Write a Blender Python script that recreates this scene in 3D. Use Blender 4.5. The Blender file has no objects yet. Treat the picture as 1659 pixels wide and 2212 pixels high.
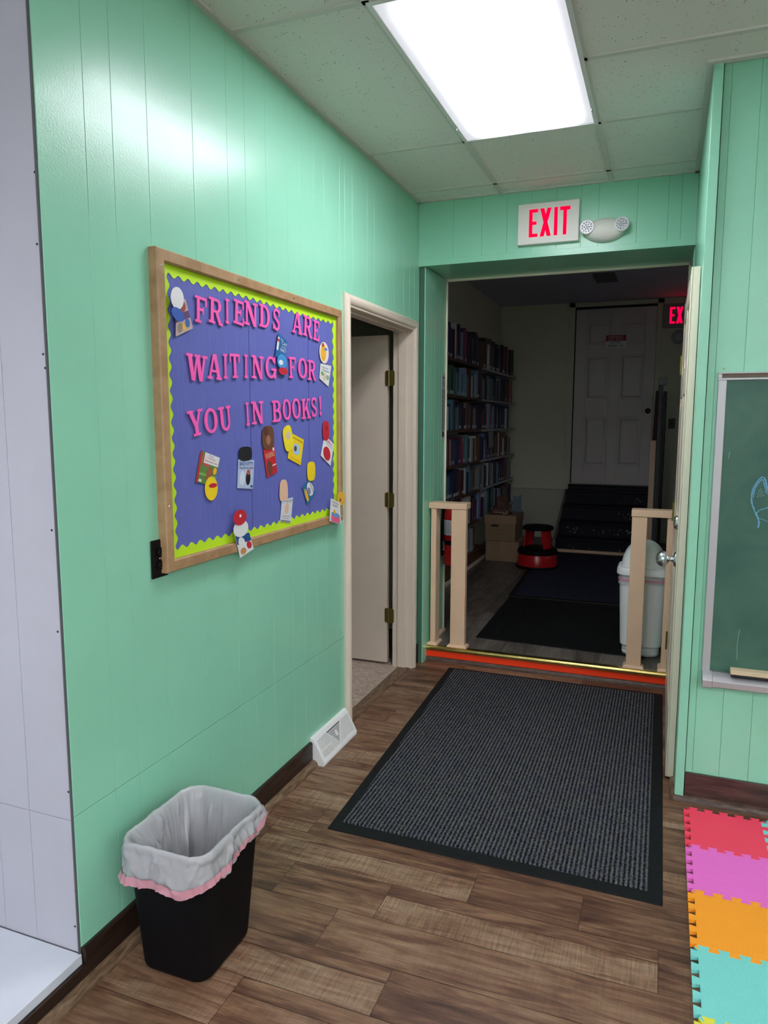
import bpy, bmesh, math, random
from mathutils import Vector, Matrix, noise
random.seed(7)
S = bpy.context.scene
COL = S.collection
PI = math.pi

# ---------------------------------------------------------------- camera
FPX = 1558.467
yaw, pit, rol = 0.36845521, 0.12415268, 0.00174614
fw = Vector((-math.sin(yaw)*math.cos(pit), math.cos(yaw)*math.cos(pit), -math.sin(pit)))
rr = Vector((math.cos(yaw), math.sin(yaw), 0)); uu = rr.cross(fw)
r2 = rr*math.cos(rol)+uu*math.sin(rol); u2 = -rr*math.sin(rol)+uu*math.cos(rol)
cam = bpy.data.cameras.new('camera'); co = bpy.data.objects.new('camera', cam); COL.objects.link(co)
mt = Matrix((r2, u2, -fw)).transposed().to_4x4(); mt.translation = Vector((0, 0, 1.5)); co.matrix_world = mt
cam.sensor_fit = 'HORIZONTAL'; cam.sensor_width = 36; cam.lens = FPX/1659*36; cam.clip_start = 0.02; cam.clip_end = 60
S.camera = co
# ---------------------------------------------------------------- world, view
w = bpy.data.worlds.new('world'); S.world = w; w.use_nodes = True
w.node_tree.nodes['Background'].inputs[0].default_value = (0.01, 0.012, 0.016, 1)
w.node_tree.nodes['Background'].inputs[1].default_value = 0.3
S.view_settings.view_transform = 'Standard'; S.view_settings.look = 'None'; S.view_settings.gamma = 1
S.view_settings.use_curve_mapping = False
S.view_settings.exposure = 1.02
LIGHT = 8.6      # radiance of the fluorescent diffusers

# ---------------------------------------------------------------- materials
def nodes(name):
    m = bpy.data.materials.new(name); m.use_nodes = True
    nt = m.node_tree; return m, nt, nt.nodes['Principled BSDF']
def mat(name, c, rough=0.5, metal=0.0, bump=0.0, bscale=80, var=0.0, vscale=6, spec=0.5, coat=0.0, stretch=None, detail=3, emit=None):
    m, nt, b = nodes(name)
    b.inputs['Base Color'].default_value = (*c, 1); b.inputs['Roughness'].default_value = rough
    b.inputs['Metallic'].default_value = metal; b.inputs['Specular IOR Level'].default_value = spec
    b.inputs['Coat Weight'].default_value = coat; b.inputs['Coat Roughness'].default_value = 0.15
    tc = nt.nodes.new('ShaderNodeTexCoord'); mp = nt.nodes.new('ShaderNodeMapping'); nt.links.new(tc.outputs['Object'], mp.inputs[0])
    if stretch: mp.inputs['Scale'].default_value = stretch
    if bump:
        n = nt.nodes.new('ShaderNodeTexNoise'); n.inputs['Scale'].default_value = bscale; n.inputs['Detail'].default_value = detail
        nt.links.new(mp.outputs[0], n.inputs['Vector'])
        bp = nt.nodes.new('ShaderNodeBump'); bp.inputs['Strength'].default_value = bump; bp.inputs['Distance'].default_value = 0.002
        nt.links.new(n.outputs['Fac'], bp.inputs['Height']); nt.links.new(bp.outputs[0], b.inputs['Normal'])
    if var:
        n = nt.nodes.new('ShaderNodeTexNoise'); n.inputs['Scale'].default_value = vscale; n.inputs['Detail'].default_value = 5
        nt.links.new(mp.outputs[0], n.inputs['Vector'])
        r = nt.nodes.new('ShaderNodeValToRGB'); nt.links.new(n.outputs['Fac'], r.inputs[0])
        r.color_ramp.elements[0].position = 0.3; r.color_ramp.elements[1].position = 0.7
        r.color_ramp.elements[0].color = tuple(max(0, x*(1-var)) for x in c)+(1,)
        r.color_ramp.elements[1].color = tuple(min(1, x*(1+var)) for x in c)+(1,)
        nt.links.new(r.outputs[0], b.inputs['Base Color'])
    if emit:
        b.inputs['Emission Color'].default_value = (*emit[0], 1); b.inputs['Emission Strength'].default_value = emit[1]
    return m
GREEN = (0.28, 0.64, 0.455)
M = {}
M['green'] = mat('green_paint', GREEN, 0.28, coat=0.10, bump=0.22, bscale=160, spec=0.5, var=0.03, vscale=3, detail=4)
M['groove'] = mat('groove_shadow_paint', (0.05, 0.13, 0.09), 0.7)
M['grey_wall'] = mat('lavender_grey_paint', (0.47, 0.47, 0.525), 0.4, bump=0.2, bscale=150, var=0.03, vscale=4)
M['sill'] = mat('pale_grey_gloss', (0.62, 0.66, 0.72), 0.3, bump=0.1, bscale=60, var=0.04, vscale=9)
M['beige'] = mat('beige_paint', (0.66, 0.56, 0.46), 0.33, bump=0.06, bscale=90, var=0.03)
M['cream'] = mat('cream_paint', (0.84, 0.74, 0.60), 0.32, bump=0.05, bscale=90, var=0.03)
M['railpaint'] = mat('tan_paint', (0.75, 0.52, 0.35), 0.42, bump=0.15, bscale=120, var=0.04)
M['white'] = mat('white_enamel', (0.78, 0.78, 0.78), 0.35)
M['offwhite'] = mat('offwhite_plastic', (0.80, 0.76, 0.72), 0.4)
M['dark'] = mat('dark_gap', (0.01, 0.011, 0.012), 0.8)
M['rubber'] = mat('black_rubber', (0.006, 0.007, 0.0075), 0.75, spec=0.2, bump=0.2, bscale=200, var=0.2, vscale=30)
M['black_plastic'] = mat('black_plastic', (0.0035, 0.0035, 0.0045), 0.6, spec=0.12, bump=0.1, bscale=300)
M['black_gloss'] = mat('black_gloss', (0.003, 0.003, 0.004), 0.35, spec=0.2)
M['brass'] = mat('brass', (0.62, 0.47, 0.16), 0.26, metal=1.0, bump=0.15, bscale=60, var=0.15, vscale=20)
M['hinge'] = mat('aged_brass', (0.30, 0.25, 0.08), 0.35, metal=0.9)
M['chrome'] = mat('brushed_steel', (0.62, 0.63, 0.66), 0.25, metal=1.0)
M['alu'] = mat('satin_aluminium', (0.46, 0.45, 0.47), 0.42, metal=0.4)
M['tape'] = mat('orange_tape', (1.0, 0.045, 0.002), 0.5, bump=0.1, bscale=200)
M['red'] = mat('red_enamel', (0.42, 0.008, 0.012), 0.25)
M['chalk_tray_wood'] = mat('pale_wood', (0.62, 0.50, 0.33), 0.55, var=0.12, vscale=20, stretch=(1, 8, 8))
M['felt'] = mat('black_felt', (0.02, 0.02, 0.025), 0.95)
M['paper_white'] = mat('white_paper', (0.75, 0.75, 0.76), 0.7)
M['room2wall'] = mat('cream_wall_paint', (0.62, 0.61, 0.46), 0.6, bump=0.1, bscale=100)
M['room2ceil'] = mat('flat_ceiling_paint', (0.50, 0.51, 0.60), 0.8)
M['room1wall'] = mat('pale_green_paint', (0.62, 0.74, 0.68), 0.5)
M['doorwhite'] = mat('door_paint', (0.62, 0.55, 0.54), 0.4, bump=0.05, bscale=70)
M['stair'] = mat('dark_navy_paint', (0.006, 0.0065, 0.014), 0.5, spec=0.2, bump=0.3, bscale=60, var=0.3, vscale=12)
M['carton'] = mat('cardboard', (0.27, 0.17, 0.10), 0.8, bump=0.1, bscale=100, var=0.08)
M['carton_dark'] = mat('cardboard_dark', (0.22, 0.15, 0.08), 0.8, bump=0.1, bscale=100, var=0.08)
M['alcove_wall'] = mat('side_room_paint', (0.42, 0.41, 0.42), 0.6)

def wood(name, c1, c2, c3, scale=(1, 1, 1), rough=0.5, bump=0.25):
    m, nt, b = nodes(name); N = nt.nodes; Lk = nt.links.new
    tc = N.new('ShaderNodeTexCoord'); mp = N.new('ShaderNodeMapping'); mp.inputs['Scale'].default_value = scale; Lk(tc.outputs['Object'], mp.inputs[0])
    n = N.new('ShaderNodeTexNoise'); n.inputs['Scale'].default_value = 5; n.inputs['Detail'].default_value = 7; n.inputs['Distortion'].default_value = 0.6; Lk(mp.outputs[0], n.inputs['Vector'])
    r = N.new('ShaderNodeValToRGB'); Lk(n.outputs['Fac'], r.inputs[0])
    e = r.color_ramp.elements; e[0].position = 0.3; e[0].color = (*c1, 1); e[1].position = 0.72; e[1].color = (*c3, 1)
    x = e.new(0.5); x.color = (*c2, 1); Lk(r.outputs[0], b.inputs['Base Color'])
    b.inputs['Roughness'].default_value = rough
    bp = N.new('ShaderNodeBump'); bp.inputs['Strength'].default_value = bump; bp.inputs['Distance'].default_value = 0.001; Lk(n.outputs['Fac'], bp.inputs['Height']); Lk(bp.outputs[0], b.inputs['Normal'])
    return m
M['frame_wood'] = wood('light_oak', (0.30, 0.17, 0.08), (0.40, 0.235, 0.12), (0.46, 0.29, 0.16), (3, 3, 3), 0.38, 0.1)
M['base_wood'] = wood('dark_walnut_board', (0.010, 0.005, 0.003), (0.022, 0.010, 0.006), (0.045, 0.022, 0.013), (12, 1.5, 14), 0.42, 0.5)
M['base_wood_x'] = wood('walnut_board_cross', (0.03, 0.013, 0.011), (0.06, 0.026, 0.021), (0.10, 0.05, 0.042), (1.5, 12, 14), 0.45, 0.6)
M['round_wood'] = wood('brown_moulding', (0.07, 0.04, 0.022), (0.15, 0.09, 0.05), (0.24, 0.16, 0.10), (20, 4, 20), 0.5, 0.6)
M['round_wood_x'] = wood('brown_moulding_cross', (0.035, 0.018, 0.013), (0.075, 0.042, 0.030), (0.14, 0.085, 0.06), (4, 20, 20), 0.5, 0.6)
M['shelf_wood'] = wood('shelf_brown_wood', (0.05, 0.022, 0.010), (0.09, 0.04, 0.018), (0.12, 0.06, 0.03), (6, 1, 6), 0.5, 0.2)

def plank_floor(name, pal, along='x', cross=0.35, rough=0.42):
    """grain noise stretched along the plank; per-plank tone comes from the face attribute 'tone'"""
    m, nt, b = nodes(name); N = nt.nodes; Lk = nt.links.new
    tc = N.new('ShaderNodeTexCoord')
    at = N.new('ShaderNodeAttribute'); at.attribute_name = 'tone'; at2 = N.new('ShaderNodeAttribute'); at2.attribute_name = 'shift'
    ad = N.new('ShaderNodeVectorMath'); ad.operation = 'MULTIPLY_ADD'; ad.inputs[1].default_value = (1, 1, 1)
    cb = N.new('ShaderNodeCombineXYZ'); mm = N.new('ShaderNodeMath'); mm.operation = 'MULTIPLY'; mm.inputs[1].default_value = 37
    Lk(at2.outputs['Fac'], mm.inputs[0]); Lk(mm.outputs[0], cb.inputs[0]); Lk(mm.outputs[0], cb.inputs[1]); Lk(mm.outputs[0], cb.inputs[2])
    Lk(tc.outputs['Object'], ad.inputs[0]); Lk(cb.outputs[0], ad.inputs[2])
    def nz(scale, sc, det=8, dist=0.0, rg=0.55):
        mp = N.new('ShaderNodeMapping'); mp.inputs['Scale'].default_value = scale if along == 'x' else (scale[1], scale[0], scale[2]); Lk(ad.outputs[0], mp.inputs[0])
        n = N.new('ShaderNodeTexNoise'); n.inputs['Scale'].default_value = sc; n.inputs['Detail'].default_value = det; n.inputs['Distortion'].default_value = dist; n.inputs['Roughness'].default_value = rg
        Lk(mp.outputs[0], n.inputs['Vector']); return n
    g1 = nz((0.9, 9, 1), 3.2, 9, 1.1, 0.62); g2 = nz((5, 120, 1), 2.5, 3); g3 = nz((150, 9, 1), 1.2, 3); g4 = nz((1.5, 3.5, 1), 2.2, 4, 1.5)
    r = N.new('ShaderNodeValToRGB'); e = r.color_ramp.elements
    e[0].position = 0.25; e[0].color = (*pal[0], 1); e[1].position = 0.78; e[1].color = (*pal[3], 1)
    x = e.new(0.44); x.color = (*pal[1], 1); x = e.new(0.58); x.color = (*pal[2], 1)
    # fac = g1*0.55 + g4*.3 + tone*.45 - offset
    def mad(a, k, c=None, cv=0.0):
        q = N.new('ShaderNodeMath'); q.operation = 'MULTIPLY_ADD'; Lk(a, q.inputs[0]); q.inputs[1].default_value = k
        if c is None: q.inputs[2].default_value = cv
        else: Lk(c, q.inputs[2])
        return q.outputs[0]
    f = mad(g1.outputs['Fac'], 1.0, None, -0.40); f = mad(g4.outputs['Fac'], 0.5, f); f = mad(at.outputs['Fac'], 0.36, f)
    Lk(f, r.inputs[0])
    # fine streaks and cross saw marks multiply the tone
    s1 = N.new('ShaderNodeMapRange'); Lk(g2.outputs['Fac'], s1.inputs[0]); s1.inputs[1].default_value = 0.3; s1.inputs[2].default_value = 0.7; s1.inputs[3].default_value = 0.72; s1.inputs[4].default_value = 1.12
    s2 = N.new('ShaderNodeMapRange'); Lk(g3.outputs['Fac'], s2.inputs[0]); s2.inputs[1].default_value = 0.35; s2.inputs[2].default_value = 0.65; s2.inputs[3].default_value = 1-cross; s2.inputs[4].default_value = 1+cross*0.4
    cx_ = N.new('ShaderNodeMapRange'); Lk(at.outputs['Fac'], cx_.inputs[0]); cx_.inputs[1].default_value = 0.55; cx_.inputs[2].default_value = 0.85; cx_.inputs[3].default_value = 0.15; cx_.inputs[4].default_value = 1.0
    b2 = N.new('ShaderNodeMix'); b2.inputs[2].default_value = 1.0; Lk(cx_.outputs[0], b2.inputs[0]); Lk(s2.outputs[0], b2.inputs[3]); s2 = b2
    ml = N.new('ShaderNodeMath'); ml.operation = 'MULTIPLY'; Lk(s1.outputs[0], ml.inputs[0]); Lk(s2.outputs[0], ml.inputs[1])
    mx = N.new('ShaderNodeVectorMath'); mx.operation = 'SCALE'; Lk(r.outputs[0], mx.inputs[0]); Lk(ml.outputs[0], mx.inputs['Scale'])
    Lk(mx.outputs[0], b.inputs['Base Color']); b.inputs['Roughness'].default_value = rough
    bp = N.new('ShaderNodeBump'); bp.inputs['Strength'].default_value = 0.35; bp.inputs['Distance'].default_value = 0.0012
    Lk(ml.outputs[0], bp.inputs['Height']); Lk(bp.outputs[0], b.inputs['Normal'])
    return m
M['floor'] = plank_floor('walnut_vinyl_planks', [(0.050, 0.019, 0.011), (0.130, 0.059, 0.033), (0.215, 0.114, 0.063), (0.32, 0.205, 0.130)], cross=0.30)
M['floor2'] = plank_floor('grey_oak_planks', [(0.05, 0.042, 0.036), (0.10, 0.083, 0.070), (0.16, 0.135, 0.115), (0.24, 0.20, 0.17)], along='y', cross=0.12)

def ceiling_tile():
    m, nt, b = nodes('acoustic_tile'); N = nt.nodes; Lk = nt.links.new
    tc = N.new('ShaderNodeTexCoord')
    v = N.new('ShaderNodeTexVoronoi'); v.inputs['Scale'].default_value = 80; Lk(tc.outputs['Object'], v.inputs['Vector'])
    n = N.new('ShaderNodeTexNoise'); n.inputs['Scale'].default_value = 30; Lk(tc.outputs['Object'], n.inputs['Vector'])
    th = N.new('ShaderNodeMapRange'); Lk(n.outputs['Fac'], th.inputs[0]); th.inputs[1].default_value = 0.42; th.inputs[2].default_value = 0.62; th.inputs[3].default_value = 0.03; th.inputs[4].default_value = 0.19
    lt = N.new('ShaderNodeMath'); lt.operation = 'LESS_THAN'; Lk(v.outputs['Distance'], lt.inputs[0]); Lk(th.outputs[0], lt.inputs[1])
    mx = N.new('ShaderNodeMix'); mx.data_type = 'RGBA'; Lk(lt.outputs[0], mx.inputs[0]); mx.inputs[6].default_value = (0.78, 0.78, 0.74, 1); mx.inputs[7].default_value = (0.13, 0.13, 0.12, 1)
    Lk(mx.outputs[2], b.inputs['Base Color']); b.inputs['Roughness'].default_value = 0.9
    n2 = N.new('ShaderNodeTexNoise'); n2.inputs['Scale'].default_value = 260; Lk(tc.outputs['Object'], n2.inputs['Vector'])
    bp = N.new('ShaderNodeBump'); bp.inputs['Strength'].default_value = 0.4; bp.inputs['Distance'].default_value = 0.001; Lk(n2.outputs['Fac'], bp.inputs['Height']); Lk(bp.outputs[0], b.inputs['Normal'])
    return m
M['tile'] = ceiling_tile()
M['grid'] = mat('ceiling_grid', (0.62, 0.62, 0.58), 0.5)

def ribbed(name, dark, light, pitch, jitter=0.5, rib_axis='x'):
    """carpet with raised ribs running along y"""
    m, nt, b = nodes(name); N = nt.nodes; Lk = nt.links.new
    tc = N.new('ShaderNodeTexCoord'); sp = N.new('ShaderNodeSeparateXYZ'); Lk(tc.outputs['Object'], sp.inputs[0])
    n0 = N.new('ShaderNodeTexNoise'); n0.inputs['Scale'].default_value = 90; n0.inputs['Detail'].default_value = 2; Lk(tc.outputs['Object'], n0.inputs['Vector'])
    ph = N.new('ShaderNodeMath'); ph.operation = 'MULTIPLY'; ph.inputs[1].default_value = 2*PI/pitch; Lk(sp.outputs[0], ph.inputs[0])
    ph2 = N.new('ShaderNodeMath'); ph2.operation = 'MULTIPLY_ADD'; Lk(n0.outputs['Fac'], ph2.inputs[0]); ph2.inputs[1].default_value = 3.0*jitter; Lk(ph.outputs[0], ph2.inputs[2])
    sn = N.new('ShaderNodeMath'); sn.operation = 'SINE'; Lk(ph2.outputs[0], sn.inputs[0])
    n = N.new('ShaderNodeTexNoise'); n.inputs['Scale'].default_value = 130; n.inputs['Detail'].default_value = 3; n.inputs['Roughness'].default_value = 0.8; Lk(tc.outputs['Object'], n.inputs['Vector'])
    nb = N.new('ShaderNodeTexNoise'); nb.inputs['Scale'].default_value = 14; nb.inputs['Detail'].default_value = 3; Lk(tc.outputs['Object'], nb.inputs['Vector'])
    a = N.new('ShaderNodeMath'); a.operation = 'MULTIPLY_ADD'; Lk(sn.outputs[0], a.inputs[0]); a.inputs[1].default_value = 0.16; Lk(n.outputs['Fac'], a.inputs[2])
    r = N.new('ShaderNodeValToRGB'); Lk(a.outputs[0], r.inputs[0]); e = r.color_ramp.elements
    e[0].position = 0.36; e[0].color = (*dark, 1); e[1].position = 0.78; e[1].color = (*light, 1)
    hue = N.new('ShaderNodeMix'); hue.data_type = 'RGBA'; hue.blend_type = 'MULTIPLY'; hue.inputs[0].default_value = 0.6
    r3 = N.new('ShaderNodeValToRGB'); Lk(nb.outputs['Fac'], r3.inputs[0]); r3.color_ramp.elements[0].position = 0.35; r3.color_ramp.elements[1].position = 0.65
    r3.color_ramp.elements[0].color = (0.85, 0.87, 1.08, 1); r3.color_ramp.elements[1].color = (1.1, 1.1, 1.0, 1)
    Lk(r.outputs[0], hue.inputs[6]); Lk(r3.outputs[0], hue.inputs[7]); Lk(hue.outputs[2], b.inputs['Base Color'])
    b.inputs['Roughness'].default_value = 0.95; b.inputs['Specular IOR Level'].default_value = 0.1
    bp = N.new('ShaderNodeBump'); bp.inputs['Strength'].default_value = 0.9; bp.inputs['Distance'].default_value = 0.004; Lk(a.outputs[0], bp.inputs['Height']); Lk(bp.outputs[0], b.inputs['Normal'])
    return m
M['matpile'] = ribbed('charcoal_ribbed_pile', (0.004, 0.0042, 0.0055), (0.145, 0.147, 0.158), 0.0155, 0.9)
M['matpile2'] = ribbed('navy_ribbed_pile', (0.006, 0.007, 0.014), (0.07, 0.075, 0.12), 0.018)

def foam(name, c):
    m, nt, b = nodes(name); N = nt.nodes; Lk = nt.links.new
    b.inputs['Base Color'].default_value = (*c, 1); b.inputs['Roughness'].default_value = 0.6
    tc = N.new('ShaderNodeTexCoord'); mp = N.new('ShaderNodeMapping'); mp.inputs['Rotation'].default_value = (0, 0, 0.7); Lk(tc.outputs['Object'], mp.inputs[0])
    w1 = N.new('ShaderNodeTexWave'); w1.inputs['Scale'].default_value = 55; w1.bands_direction = 'X'; Lk(mp.outputs[0], w1.inputs['Vector'])
    w2 = N.new('ShaderNodeTexWave'); w2.inputs['Scale'].default_value = 55; w2.bands_direction = 'Y'; Lk(mp.outputs[0], w2.inputs['Vector'])
    mu = N.new('ShaderNodeMath'); mu.operation = 'MULTIPLY'; Lk(w1.outputs['Fac'], mu.inputs[0]); Lk(w2.outputs['Fac'], mu.inputs[1])
    bp = N.new('ShaderNodeBump'); bp.inputs['Strength'].default_value = 0.5; bp.inputs['Distance'].default_value = 0.0015; Lk(mu.outputs[0], bp.inputs['Height']); Lk(bp.outputs[0], b.inputs['Normal'])
    return m
M['foam_red'] = foam('foam_red', (0.92, 0.055, 0.115)); M['foam_pink'] = foam('foam_pink', (0.86, 0.16, 0.60))
M['foam_orange'] = foam('foam_orange', (0.98, 0.36, 0.015)); M['foam_teal'] = foam('foam_teal', (0.20, 0.66, 0.60)); M['foam_yellow'] = foam('foam_yellow', (0.75, 0.72, 0.06))

def chalkboard():
    m, nt, b = nodes('green_slate'); N = nt.nodes; Lk = nt.links.new
    tc = N.new('ShaderNodeTexCoord'); n = N.new('ShaderNodeTexNoise'); n.inputs['Scale'].default_value = 4; n.inputs['Detail'].default_value = 6; n.inputs['Distortion'].default_value = 1.2; Lk(tc.outputs['Object'], n.inputs['Vector'])
    r = N.new('ShaderNodeValToRGB'); Lk(n.outputs['Fac'], r.inputs[0]); e = r.color_ramp.elements
    e[0].position = 0.3; e[0].color = (0.020, 0.095, 0.068, 1); e[1].position = 0.75; e[1].color = (0.060, 0.150, 0.105, 1)
    Lk(r.outputs[0], b.inputs['Base Color']); b.inputs['Roughness'].default_value = 0.5
    return m
M['slate'] = chalkboard()
M['chalk'] = mat('blue_chalk', (0.14, 0.36, 0.55), 0.95, var=0.25, vscale=120)
M['chalk_pale'] = mat('pale_chalk', (0.25, 0.45, 0.38), 0.95)

def paperwall():
    m, nt, b = nodes('periwinkle_paper'); N = nt.nodes; Lk = nt.links.new
    tc = N.new('ShaderNodeTexCoord'); mp = N.new('ShaderNodeMapping'); mp.inputs['Scale'].default_value = (1, 30, 1.5); Lk(tc.outputs['Object'], mp.inputs[0])
    n = N.new('ShaderNodeTexNoise'); n.inputs['Scale'].default_value = 6; n.inputs['Detail'].default_value = 5; Lk(mp.outputs[0], n.inputs['Vector'])
    r = N.new('ShaderNodeValToRGB'); Lk(n.outputs['Fac'], r.inputs[0]); e = r.color_ramp.elements
    e[0].position = 0.3; e[0].color = (0.098, 0.115, 0.40, 1); e[1].position = 0.75; e[1].color = (0.125, 0.145, 0.47, 1)
    Lk(r.outputs[0], b.inputs['Base Color']); b.inputs['Roughness'].default_value = 0.75
    bp = N.new('ShaderNodeBump'); bp.inputs['Strength'].default_value = 0.25; bp.inputs['Distance'].default_value = 0.001; Lk(n.outputs['Fac'], bp.inputs['Height']); Lk(bp.outputs[0], b.inputs['Normal'])
    return m
M['blue_paper'] = paperwall()
M['lime'] = mat('lime_paper', (0.50, 0.78, 0.012), 0.65)
M['pink'] = mat('hot_pink_card', (0.93, 0.115, 0.46), 0.6)
M['pinktape'] = mat('pink_drawstring', (0.62, 0.30, 0.36), 0.25)

def liner_mat():
    m, nt, b = nodes('translucent_film'); N = nt.nodes; Lk = nt.links.new
    b.inputs['Base Color'].default_value = (0.80, 0.80, 0.83, 1); b.inputs['Roughness'].default_value = 0.2
    tc = N.new('ShaderNodeTexCoord'); mp = N.new('ShaderNodeMapping'); mp.inputs['Scale'].default_value = (1, 1, 0.55); Lk(tc.outputs['Object'], mp.inputs[0])
    nn = N.new('ShaderNodeTexNoise'); nn.noise_type = 'RIDGED_MULTIFRACTAL'; nn.inputs['Scale'].default_value = 11; nn.inputs['Detail'].default_value = 4; nn.inputs['Distortion'].default_value = 0.8; Lk(mp.outputs[0], nn.inputs['Vector'])
    bp = N.new('ShaderNodeBump'); bp.inputs['Strength'].default_value = 0.8; bp.inputs['Distance'].default_value = 0.006; b.inputs['Coat Weight'].default_value = 0.5; b.inputs['Coat Roughness'].default_value = 0.12; Lk(nn.outputs['Fac'], bp.inputs['Height']); Lk(bp.outputs[0], b.inputs['Normal'])
    tr = N.new('ShaderNodeBsdfTransparent'); tl = N.new('ShaderNodeBsdfTranslucent'); tl.inputs[0].default_value = (0.7, 0.7, 0.73, 1)
    m1 = N.new('ShaderNodeMixShader'); m1.inputs[0].default_value = 0.3; Lk(b.outputs[0], m1.inputs[1]); Lk(tl.outputs[0], m1.inputs[2])
    m2 = N.new('ShaderNodeMixShader'); m2.inputs[0].default_value = 0.34; Lk(m1.outputs[0], m2.inputs[1]); Lk(tr.outputs[0], m2.inputs[2])
    Lk(m2.outputs[0], N['Material Output'].inputs[0]); return m
M['film'] = liner_mat()

def diffuser(name, L):
    m, nt, b = nodes(name); N = nt.nodes; Lk = nt.links.new
    tc = N.new('ShaderNodeTexCoord'); sp = N.new('ShaderNodeSeparateXYZ'); Lk(tc.outputs['Object'], sp.inputs[0])
    def mth(op, a, b_=None, c=None):
        q = N.new('ShaderNodeMath'); q.operation = op
        for k, v in enumerate((a, b_, c)):
            if v is None: continue
            if isinstance(v, (int, float)): q.inputs[k].default_value = v
            else: Lk(v, q.inputs[k])
        return q.outputs[0]
    # two lamp tubes run along y behind the lens: brighter over each of them, dimmer past their ends
    def tube_(c0): a = mth('SUBTRACT', sp.outputs[0], c0); return mth('EXPONENT', mth('MULTIPLY', mth('MULTIPLY', a, a), -1/(2*0.044**2)))
    s_ = mth('ADD', tube_(-0.115), tube_(0.115))
    e = N.new('ShaderNodeMapRange'); Lk(mth('ABSOLUTE', sp.outputs[1]), e.inputs[0]); e.inputs[1].default_value = 0.47; e.inputs[2].default_value = 0.57; e.inputs[3].default_value = 1; e.inputs[4].default_value = 0.12
    k = mth('MULTIPLY_ADD', mth('MULTIPLY', s_, e.outputs[0]), L*2.1, L*0.032)
    b.inputs['Base Color'].default_value = (0.5, 0.5, 0.56, 1); b.inputs['Emission Color'].default_value = (0.93, 0.92, 1.0, 1)
    b.inputs['Roughness'].default_value = 0.3
    Lk(k, b.inputs['Emission Strength']); return m
M['lens'] = diffuser('prismatic_lens', LIGHT); M['lens_far'] = diffuser('prismatic_lens_far', LIGHT*1.32)

_flat = {}
def flat(c, rough=0.6):
    k = tuple(round(x, 3) for x in c)
    if k not in _flat: _flat[k] = mat('print_%02d' % len(_flat), c, rough)
    return _flat[k]

# ---------------------------------------------------------------- mesh helpers
def box(bm, x0, x1, y0, y1, z0, z1):
    v = [bm.verts.new(p) for p in ((x0,y0,z0),(x1,y0,z0),(x1,y1,z0),(x0,y1,z0),(x0,y0,z1),(x1,y0,z1),(x1,y1,z1),(x0,y1,z1))]
    for f in ((3,2,1,0),(4,5,6,7),(0,1,5,4),(1,2,6,5),(2,3,7,6),(3,0,4,7)): bm.faces.new([v[i] for i in f])
def prism(bm, pts, h0, h1, axis='z'):
    """extrude a 2-d outline between h0 and h1. axis x: pts are (y,z); y: (x,z); z: (x,y)"""
    def P(a, b, h): return {'x': (h, a, b), 'y': (a, h, b), 'z': (a, b, h)}[axis]
    lo = [bm.verts.new(P(a, b, h0)) for a, b in pts]; hi = [bm.verts.new(P(a, b, h1)) for a, b in pts]
    n = len(pts)
    for i in range(n): bm.faces.new((lo[i], lo[(i+1) % n], hi[(i+1) % n], hi[i]))
    bm.faces.new(lo[::-1]); bm.faces.new(hi)
def loft(bm, rings, cap0=True, cap1=True, closed=True):
    R = [[bm.verts.new(p) for p in r] for r in rings]; n = len(R[0])
    for a, b in zip(R, R[1:]):
        for i in range(n if closed else n-1): bm.faces.new((a[i], a[(i+1) % n], b[(i+1) % n], b[i]))
    if cap0: bm.faces.new(R[0][::-1])
    if cap1: bm.faces.new(R[-1])
    return R
def lathe(bm, prof, c=(0, 0, 0), n=32, sx=1, sy=1, axis='z', cap=True):
    cx, cy, cz = c; rings = []
    for r, h in prof:
        ring = []
        for i in range(n):
            a = 2*PI*i/n; p, q = r*math.cos(a), r*math.sin(a)
            ring.append({'z': (cx+p*sx, cy+q*sy, cz+h), 'x': (cx+h, cy+p*sx, cz+q*sy), 'y': (cx+p*sx, cy+h, cz+q*sy)}[axis])
        rings.append(ring)
    loft(bm, rings, cap, cap)
def tube(bm, pts, r, n=10):
    pts = [Vector(p) for p in pts]; rings = []; up = Vector((0.13, 0.31, 0.94))
    for i, p in enumerate(pts):
        d = (pts[min(i+1, len(pts)-1)]-pts[max(i-1, 0)]).normalized()
        a = d.cross(up).normalized(); b = d.cross(a)
        rr_ = r[i] if isinstance(r, (list, tuple)) else r
        rings.append([tuple(p+(a*math.cos(2*PI*k/n)+b*math.sin(2*PI*k/n))*rr_) for k in range(n)])
    loft(bm, rings)
def rrect(x0, x1, y0, y1, r, n=6):
    o = []
    for cx, cy, a0 in ((x1-r, y1-r, 0), (x0+r, y1-r, PI/2), (x0+r, y0+r, PI), (x1-r, y0+r, 1.5*PI)):
        for k in range(n+1):
            a = a0+PI/2*k/n; o.append((cx+r*math.cos(a), cy+r*math.sin(a)))
    return o
def BM(*fns):
    bm = bmesh.new()
    for f in fns: f(bm)
    return bm
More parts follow.
